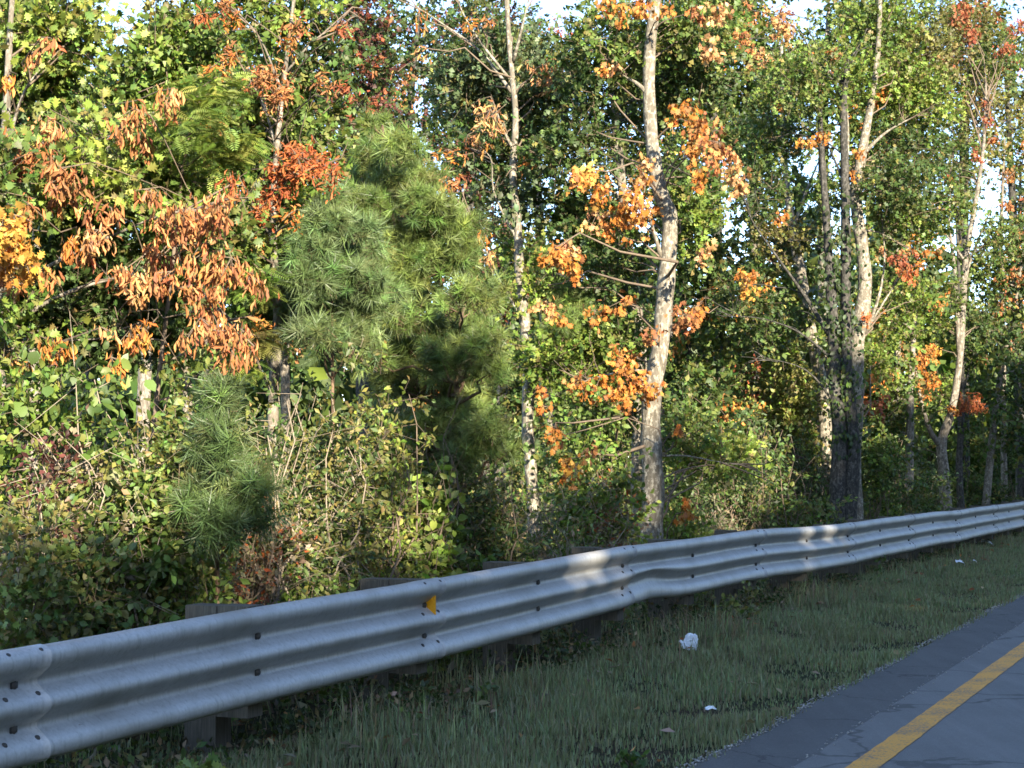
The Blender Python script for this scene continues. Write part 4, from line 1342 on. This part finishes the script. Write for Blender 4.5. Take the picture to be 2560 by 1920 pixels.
shrub('pale dry weeds poking above the rail beside the bright green bush', 1545, 18.3, 1100, 40, 'dry', ('pale', .5), 50, (SMALL, .05), 14, .4, stem_mat=M_twig_pale, cat='weed', name='weed')
shrub('dark bare-twigged thicket between the leaning oak and twin oak', 1600, 21.5, 930, 110, 'deep', ('olive', .2), 190, (SMALL, .07), 26, .25, stem_mat=M_twig)
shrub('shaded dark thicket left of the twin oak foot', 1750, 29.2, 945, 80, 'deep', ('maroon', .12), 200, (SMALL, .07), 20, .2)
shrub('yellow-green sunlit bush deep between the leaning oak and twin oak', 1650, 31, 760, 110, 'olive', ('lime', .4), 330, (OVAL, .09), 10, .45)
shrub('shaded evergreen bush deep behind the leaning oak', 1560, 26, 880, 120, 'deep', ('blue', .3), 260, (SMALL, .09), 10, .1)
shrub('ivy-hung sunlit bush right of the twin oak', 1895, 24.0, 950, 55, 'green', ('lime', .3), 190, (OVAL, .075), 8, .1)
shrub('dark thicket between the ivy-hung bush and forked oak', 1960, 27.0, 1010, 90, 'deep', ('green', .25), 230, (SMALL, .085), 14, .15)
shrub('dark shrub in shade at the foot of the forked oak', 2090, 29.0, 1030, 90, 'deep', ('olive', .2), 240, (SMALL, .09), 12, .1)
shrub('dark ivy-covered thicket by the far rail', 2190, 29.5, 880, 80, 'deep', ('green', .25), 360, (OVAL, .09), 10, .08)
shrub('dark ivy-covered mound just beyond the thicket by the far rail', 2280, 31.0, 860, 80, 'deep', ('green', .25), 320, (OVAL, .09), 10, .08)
# filling of the wood's edge deeper in
EDGE = 'bushes in the shade of the wood'
EL = ['behind the golden-leaved oak', 'behind the round-leaved vines', 'behind the locust sapling', 'behind the bare grey stems', 'behind the blue-green pine', 'behind the tallest pine', 'behind the broad low pine', 'behind the flaking oak', 'behind the leaning oak', 'behind the left-leaning oak', 'behind the twin oak', 'behind the forked oak', 'behind the far ivy thicket']
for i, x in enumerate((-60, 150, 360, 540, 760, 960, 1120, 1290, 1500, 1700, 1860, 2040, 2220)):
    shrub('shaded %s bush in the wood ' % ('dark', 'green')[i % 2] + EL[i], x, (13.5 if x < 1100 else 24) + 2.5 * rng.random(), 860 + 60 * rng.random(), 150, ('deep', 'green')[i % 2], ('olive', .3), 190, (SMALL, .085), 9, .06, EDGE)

# ------------------------------------------------------------------ ground cover, litter, grass, gravel
L = Leaves()
n = 9000
s = rng.uniform(4, 45, n)
d = 5.35 + rng.gamma(2.0, .55, n)
pos = np.array([road(a, b) for a, b in zip(s, d)])
pos[:, 2] = ground_z(pos) + rng.uniform(.02, .34, n) * np.exp(-.2 * (d - 5.3))
L.add(OAK, pos, unit(rng.normal(size=(n, 3)) * np.array((1, 1, .3))), unit(rng.normal(size=(n, 3)) * .4 + np.array((0, 0, 1)) + ROADWARD * .4), .085 * rng.uniform(.6, 1.3, n), cols('green', n, .25, ('olive', .35)))
o = L.build('ground_cover', M_leaf, None)
o['label'] = 'leafy creepers covering the ground behind the rail'
L = Leaves()
n = 14000
s = rng.uniform(3, 60, n)
d = np.concatenate([5.0 + rng.normal(0, .25, 2400), rng.uniform(2.9, 5.0, 140), rng.uniform(5.2, 16, n - 2540)])
pos = np.array([road(a, b) for a, b in zip(s, d)])
pos[:, 2] = ground_z(pos) + rng.uniform(-.012, .02, n) + np.where(d < 4.7, .05, 0)
L.add(t_dia(.24), pos, unit(rng.normal(size=(n, 3)) * np.array((1, 1, .2))), unit(rng.normal(size=(n, 3)) * .4 + np.array((0, 0, 1))), .10 * rng.uniform(.5, 1.2, n), cols('dry', n, .3, ('brown', .3)))
o = L.build('leaf_litter', M_dead, None)
o['label'] = 'brown fallen leaves under the rail and on the wood floor'


def grass(name, label, n, s0, s1, d0, d1, hfun, pals, dens=None, bias=1.0):
    s = s0 + (s1 - s0) * rng.random(n) ** bias
    d = rng.uniform(d0, d1, n)
    pos = s[:, None] * U + d[:, None] * N
    clus = np.sin(s * 3.1 + 2 * np.sin(d * 2.3)) + np.sin(d * 5.3 + 1.5 * np.sin(s * 1.7)) + .7 * np.sin(s * 11 + d * 7)
    keep = rng.random(n) < np.clip(.74 + .22 * clus, .3, 1)
    if dens is not None:
        keep &= rng.random(n) < dens(s, d)
    s, d, pos, clus = s[keep], d[keep], pos[keep], clus[keep]
    n = len(s)
    pos[:, 2] = -.02 + ground_z(pos)
    h = hfun(s, d, clus) * rng.uniform(.55, 1.3, n)
    lean = unit(rng.normal(size=(n, 3)) * np.array((1, 1, 0)) + 1e-6)
    la = np.abs(rng.normal(.25, .25, n))[:, None]
    w = (.0019 + .0018 * rng.random(n) + .00012 * s)[:, None]
    side = np.cross(lean, (0, 0, 1.0)) * w
    p1 = pos + np.array((0, 0, 1.0)) * (h * .55)[:, None] + lean * la * (h * .35)[:, None]
    p2 = pos + np.array((0, 0, 1.0)) * (h * (1 - .2 * la[:, 0]))[:, None] + lean * la * (h * 1.1)[:, None]
    v = np.stack([pos - side, pos + side, p1 + side * .8, p1 - side * .8, p2], 1).reshape(-1, 3)
    k = (np.arange(n) * 5)[:, None, None]
    f = (np.array([(0, 1, 2), (0, 2, 3), (3, 2, 4)])[None] + k).reshape(-1, 3)
    col = cols(pals[0], n, .18, (pals[1], pals[2]))
    patch = np.clip(.5 + .35 * np.sin(s * .9 + d * 1.7) + .3 * np.sin(s * 2.3 - d), 0, 1)[:, None]
    col = col * (1 - .22 * patch) + PAL['dry'][0] * .22 * patch
    o = obj(name, mesh_data(name, v, f, M_grass, np.repeat(col, 5, 0)), kind='stuff', label=label)
    return o


PAL['turf'] = np.array([(.215, .255, .12), (.24, .275, .135), (.185, .22, .10), (.27, .29, .155)])
grass('verge_grass', 'short green grass of the verge between road and rail', 215000, 2.5, 48, 2.80, 5.15,
      lambda s, d, c: np.clip(.042 + .030 * (d - 2.8) + .022 * c, .025, .2), ('turf', 'dry', .13),
      lambda s, d: np.clip((d - 2.76) / .18, 0, 1) * np.clip((5.25 - d) / .35, .15, 1) * np.where(s > 26, .7, 1), 1.35)
grass('tall_grass', 'tall seeding grass along the foot of the rail', 26000, 3, 60, 4.25, 5.25,
      lambda s, d, c: np.clip(.20 + .05 * c, .1, .34), ('turf', 'dry', .4), lambda s, d: np.clip(.3 + .6 * np.sin(s * 1.3 + 1), .05, 1) * np.clip((d - 4.2) / .4, .1, 1), 1.2)
grass('bank_grass', 'rough grass behind the rail', 22000, 3, 60, 5.5, 7.5, lambda s, d, c: .18 + .04 * c, ('turf', 'dry', .35), None, 1.2)

L = Leaves()
n = 24000
s = 3 + 42 * rng.random(n) ** 1.5
d = np.where(rng.random(n) < .45, rng.uniform(4.9, 5.12, n), rng.normal(5.25, .16, n))
pos = s[:, None] * U + d[:, None] * N
pos[:, 2] = -.02 + np.where(d < 5.13, .22, .38) * rng.random(n) ** 1.6 * (.6 + .4 * np.sin(s * 2.1))
L.add(SMALL, pos, unit(rng.normal(size=(n, 3)) + np.array((0, 0, .6))), unit(rng.normal(size=(n, 3)) * .7 + np.array((0, 0, .7))), .052 * rng.uniform(.5, 1.3, n), cols('dry', n, .3, ('deep', .6)) * .7)  # weeds added and darkened to deepen the shade under the rail
o = L.build('rail_foot_weeds', M_leaf, None)
o['label'] = 'dead weeds crowding under the rail, darkened for the deep shade there'

# pale grit lying along the edge of the shoulder and in the seam
v, f, k = [], [], 0
oc = np.array([(1, 0, 0), (-1, 0, 0), (0, 1, 0), (0, -1, 0), (0, 0, 1), (0, 0, -1)], float)
of = [(0, 2, 4), (2, 1, 4), (1, 3, 4), (3, 0, 4), (2, 0, 5), (1, 2, 5), (3, 1, 5), (0, 3, 5)]
n = 5200
for i in range(n):
    s = 2 + 46 * rng.random() ** 1.3
    if i % 9 == 0:
        d, z = 2.355 + rng.normal(0, .02), .002
    else:
        d, z = 2.86 + .018 * math.sin(s * 1.7) + rng.normal(0, .022), .0
    r = rng.uniform(.003, .009) * (1.4 if rng.random() < .1 else 1)
    a = oc * r * rng.uniform(.6, 1.3, (6, 1)) * np.array((1, 1, .7))
    v.append(a + road(s, d, z + r * .2))
    f += [[q + k for q in t] for t in of]
    k += 6
o = obj('gravel', mesh_data('gravel', np.concatenate(v), np.array(f), M_stone), kind='stuff', label='pale loose grit along the edge of the asphalt shoulder')

# ------------------------------------------------------------------ weeds in front of and under the rail
def weed(label, x, y, h, n, pal, mix, leaf, spread=.12, stems=4, stem_mat=None):
    g = on_ground(x, y)
    if g @ N > 4.85:                # in front of the rail
        g = g * (4.85 / (g @ N))
    g[2] = -.02
    root = thing('weed', tuple(g), label, 'weed')
    L, tw = Leaves(), []
    for i in range(stems):
        e = g + np.array((rng.normal() * spread, rng.normal() * spread, h * rng.uniform(.6, 1)))
        p = bend(g + np.array((rng.normal() * .02, rng.normal() * .02, 0)), e, .1, 6, .03)
        b = MB()
        b.tube(p, np.linspace(.005, .002, 6), 4, cap=False)
        b.build('stem', stem_mat or M_twig, root, smooth=True)
        m_ = n // stems
        t = rng.uniform(.2, 1, m_) * 5
        i0 = np.minimum(t.astype(int), 4)
        q = p[i0] + (p[i0 + 1] - p[i0]) * (t - i0)[:, None] + rng.normal(size=(m_, 3)) * .02
        L.add(leaf[0], q, unit(rng.normal(size=(m_, 3)) + np.array((0, 0, .2))), unit(rng.normal(size=(m_, 3)) * .5 + np.array((0, -.4, .8))), leaf[1] * rng.uniform(.6, 1.3, m_), cols(pal, m_, .2, mix))
    L.build('foliage', M_leaf, root)


weed('small leafy weed growing up in front of the sunlit stretch of rail', 1902, 1228, .42, 46, 'deep', ('green', .3), (OVAL, .055), .05, 3)
weed('bushy green weed in front of the rail past the dent', 1575, 1300, .34, 150, 'green', ('olive', .4), (OVAL, .06), .17, 8)
weed('taller leafy weed beside the bushy one, reaching up the rail', 1625, 1290, .52, 60, 'olive', ('pale', .3), (OVAL, .06), .08, 4)
weed('reddish dry weed clump below the dented rail', 1560, 1310, .16, 90, 'rust', ('dry', .6), (SMALL, .05), .16, 7)
weed('small round-leaved weed below the amber reflector', 1045, 1470, .20, 40, 'green', ('blue', .4), (ROUND, .045), .06, 4)
weed('little broad-leaved weed in the bare soil under the rail', 890, 1490, .13, 30, 'green', ('bright', .4), (OVAL, .05), .06, 4)
weed('yellow-green lobed weed clump at the foot of the verge under the rail', 380, 1660, .17, 110, 'bright', ('lime', .5), (OAK, .075), .16, 8)
weed('second yellow-green weed sprawling beside the lobed clump', 300, 1668, .14, 70, 'bright', ('olive', .5), (OAK, .07), .13, 6)
weed('grassy dark weed tuft next to the shoulder edge', 1370, 1655, .09, 60, 'deep', ('green', .5), (SMALL, .06), .05, 5)
weed('thin dry weed standing before the far rail', 2160, 1140, .3, 26, 'dry', ('rust', .4), (SMALL, .05), .1, 5)

# ------------------------------------------------------------------ litter on the verge
def crumple(name, x, y, size, label, cat, seed, frustum=None, lift=.5):
    g = on_ground(x, y)
    r = np.random.default_rng(seed)
    nu, nv = 18, 10
    v = []
    for j in range(nv):
        t = j / (nv - 1)
        for i in range(nu):
            a = i * 2 * math.pi / nu
            ca, sa = math.cos(a), math.sin(a)
            e = .55
            rx = np.sign(ca) * abs(ca) ** e
            ry = np.sign(sa) * abs(sa) ** e
            w = frustum[0] * (1 - t) + frustum[1] * t
            w *= 1 if 0 < j < nv - 1 else .82
            wr = 1 + .06 * r.normal() + .05 * math.sin(a * 7 + t * 3)
            v.append((rx * w * wr * .5, ry * w * .62 * wr * .5, (t - .5) * frustum[2] + .03 * r.normal()))
    v = np.array(v) * size
    f = [[j * nu + i, j * nu + (i + 1) % nu, (j + 1) * nu + (i + 1) % nu, (j + 1) * nu + i] for j in range(nv - 1) for i in range(nu)]
    f += [list(range(nu))[::-1], [(nv - 1) * nu + i for i in range(nu)]]
    o = obj(name, mesh_data(name, v, f, M_paper), label=label, cat=cat)
    o.location = Vector(g) + Vector((0, 0, size * frustum[2] * lift))
    return o


o = crumple('paper_bag', 1492, 1403, .135, 'crumpled white paper bag lying in the grass', 'litter', 3, (1.0, .72, 1.0), .47)
o.rotation_euler = (.15, .22, .5)


def scrap(x, y, size, label, seed, w=1.0, name='paper_scrap'):
    g = on_ground(x, y)
    r = np.random.default_rng(seed)
    nx, ny = 7, 4
    v = []
    for side in (0, 1):
        for j in range(ny):
            for i in range(nx):
                u_, v_ = i / (nx - 1) - .5, j / (ny - 1) - .5
                h = .35 * math.sin((u_ + .5) * math.pi) + .12 * r.normal() * (1 - side)
                v.append((u_ * size * (1 + .1 * r.normal()), v_ * size * .4 * w * (1 + .2 * r.normal()), h * size * .5 + side * .002))
    for q in range(nx * ny):
        a = v[q]
        v[q + nx * ny] = (a[0], a[1], a[2] + .0015)
    f = []
    for j in range(ny - 1):
        for i in range(nx - 1):
            a = j * nx + i
            f.append([a, a + nx, a + nx + 1, a + 1])
            b_ = a + nx * ny
            f.append([b_, b_ + 1, b_ + nx + 1, b_ + nx])
    o = obj(name, mesh_data(name, v, f, M_paper), label=label, cat='litter')
    o.location = Vector(g) + Vector((0, 0, .07))
    o.rotation_euler = (.5, .1 * seed, .3)
    return o


scrap(1536, 1556, .075, 'tiny torn white scrap near the asphalt edge', 1)
scrap(2126, 1182, .40, 'long curved white plastic strip in the grass under the far rail', 2, .5, 'plastic_strip')
scrap(2074, 1226, .16, 'pale crumpled scrap above the sunlit grass patch', 4)
scrap(2106, 1222, .06, 'tiny white dot of litter beside the pale scrap', 5)
scrap(1476, 1410, .09, 'small dull scrap beside the crumpled paper bag', 6)

# ------------------------------------------------------------------ the trees across the road behind the camera, whose shade falls on road, verge and rail
def shade_tree(s, d, h, half, low, n, label):
    g = road(s, d)
    g[2] = float(ground_z(g))
    root = thing('roadside_tree', tuple(g), label, 'tree', 'trees across the road that shade it')
    pts = np.array([g + np.array((0, 0, -.1)), g + np.array((.1, 0, h * .3)), g + np.array((.2, 0, h * .6)), g + np.array((.3, 0, h - .5))])
    p2, r2 = curve(pts, np.array((.22, .17, .11, .03)), 10)
    b = MB()
    b.tube(p2, r2, 8)
    b.build('trunk', M_bark_mid, root, smooth=True)
    L, bb = Leaves(), MB()
    for i in range(16):
        f = (i + .5) / 16
        w = half
        zc = low + (h - low) * f * .95 if i < 12 else h - .45
        c = g + np.array((rng.normal() * w * .4, rng.normal() * w * .4, zc))
        rr = np.array((w * .75, w * .75, (h - low) * .07 if i < 12 else .25))
        j = int(np.clip(np.searchsorted(p2[:, 2], c[2] - .8), 0, len(p2) - 1))
        bb.tube(bend(p2[j], c, .2), np.linspace(.05, .012, 5), 5, cap=False)
        clump(L, None, c, rr, n // 16 // 12, 12, .66, DIA, 'green', ('olive', .2), twl=.3)
    bb.build('boughs', M_bark_mid, root, smooth=True, kind='stuff')
    L.build('crown', M_leaf, root)


rng = np.random.default_rng(77)
COT = 1 / math.tan(math.radians(180 - SUN_AZ) + THETA)
for row, d0 in enumerate((-19.0, -23.5)):
    for s_ in np.arange(-32 + row * 1.8, 46, 3.7):
        st, dt = s_ + rng.normal() * .4, d0 + rng.normal() * .5
        hit = st + (5.2 - dt) * COT                # where along the rail its shade falls
        h = 11.8 + 2.3 * np.clip((hit - 11.6) / 3, 0, 1) + 2.25 * row + .08 * rng.normal()
        h -= 4.8 * math.exp(-((hit - 21.0) / 4.0) ** 2) + 3.0 * math.exp(-((hit - 31) / 1.8) ** 2)
        shade_tree(st, dt, h, 2.9, .4, 3300, 'leafy tree in the row across the road that shades the verge')
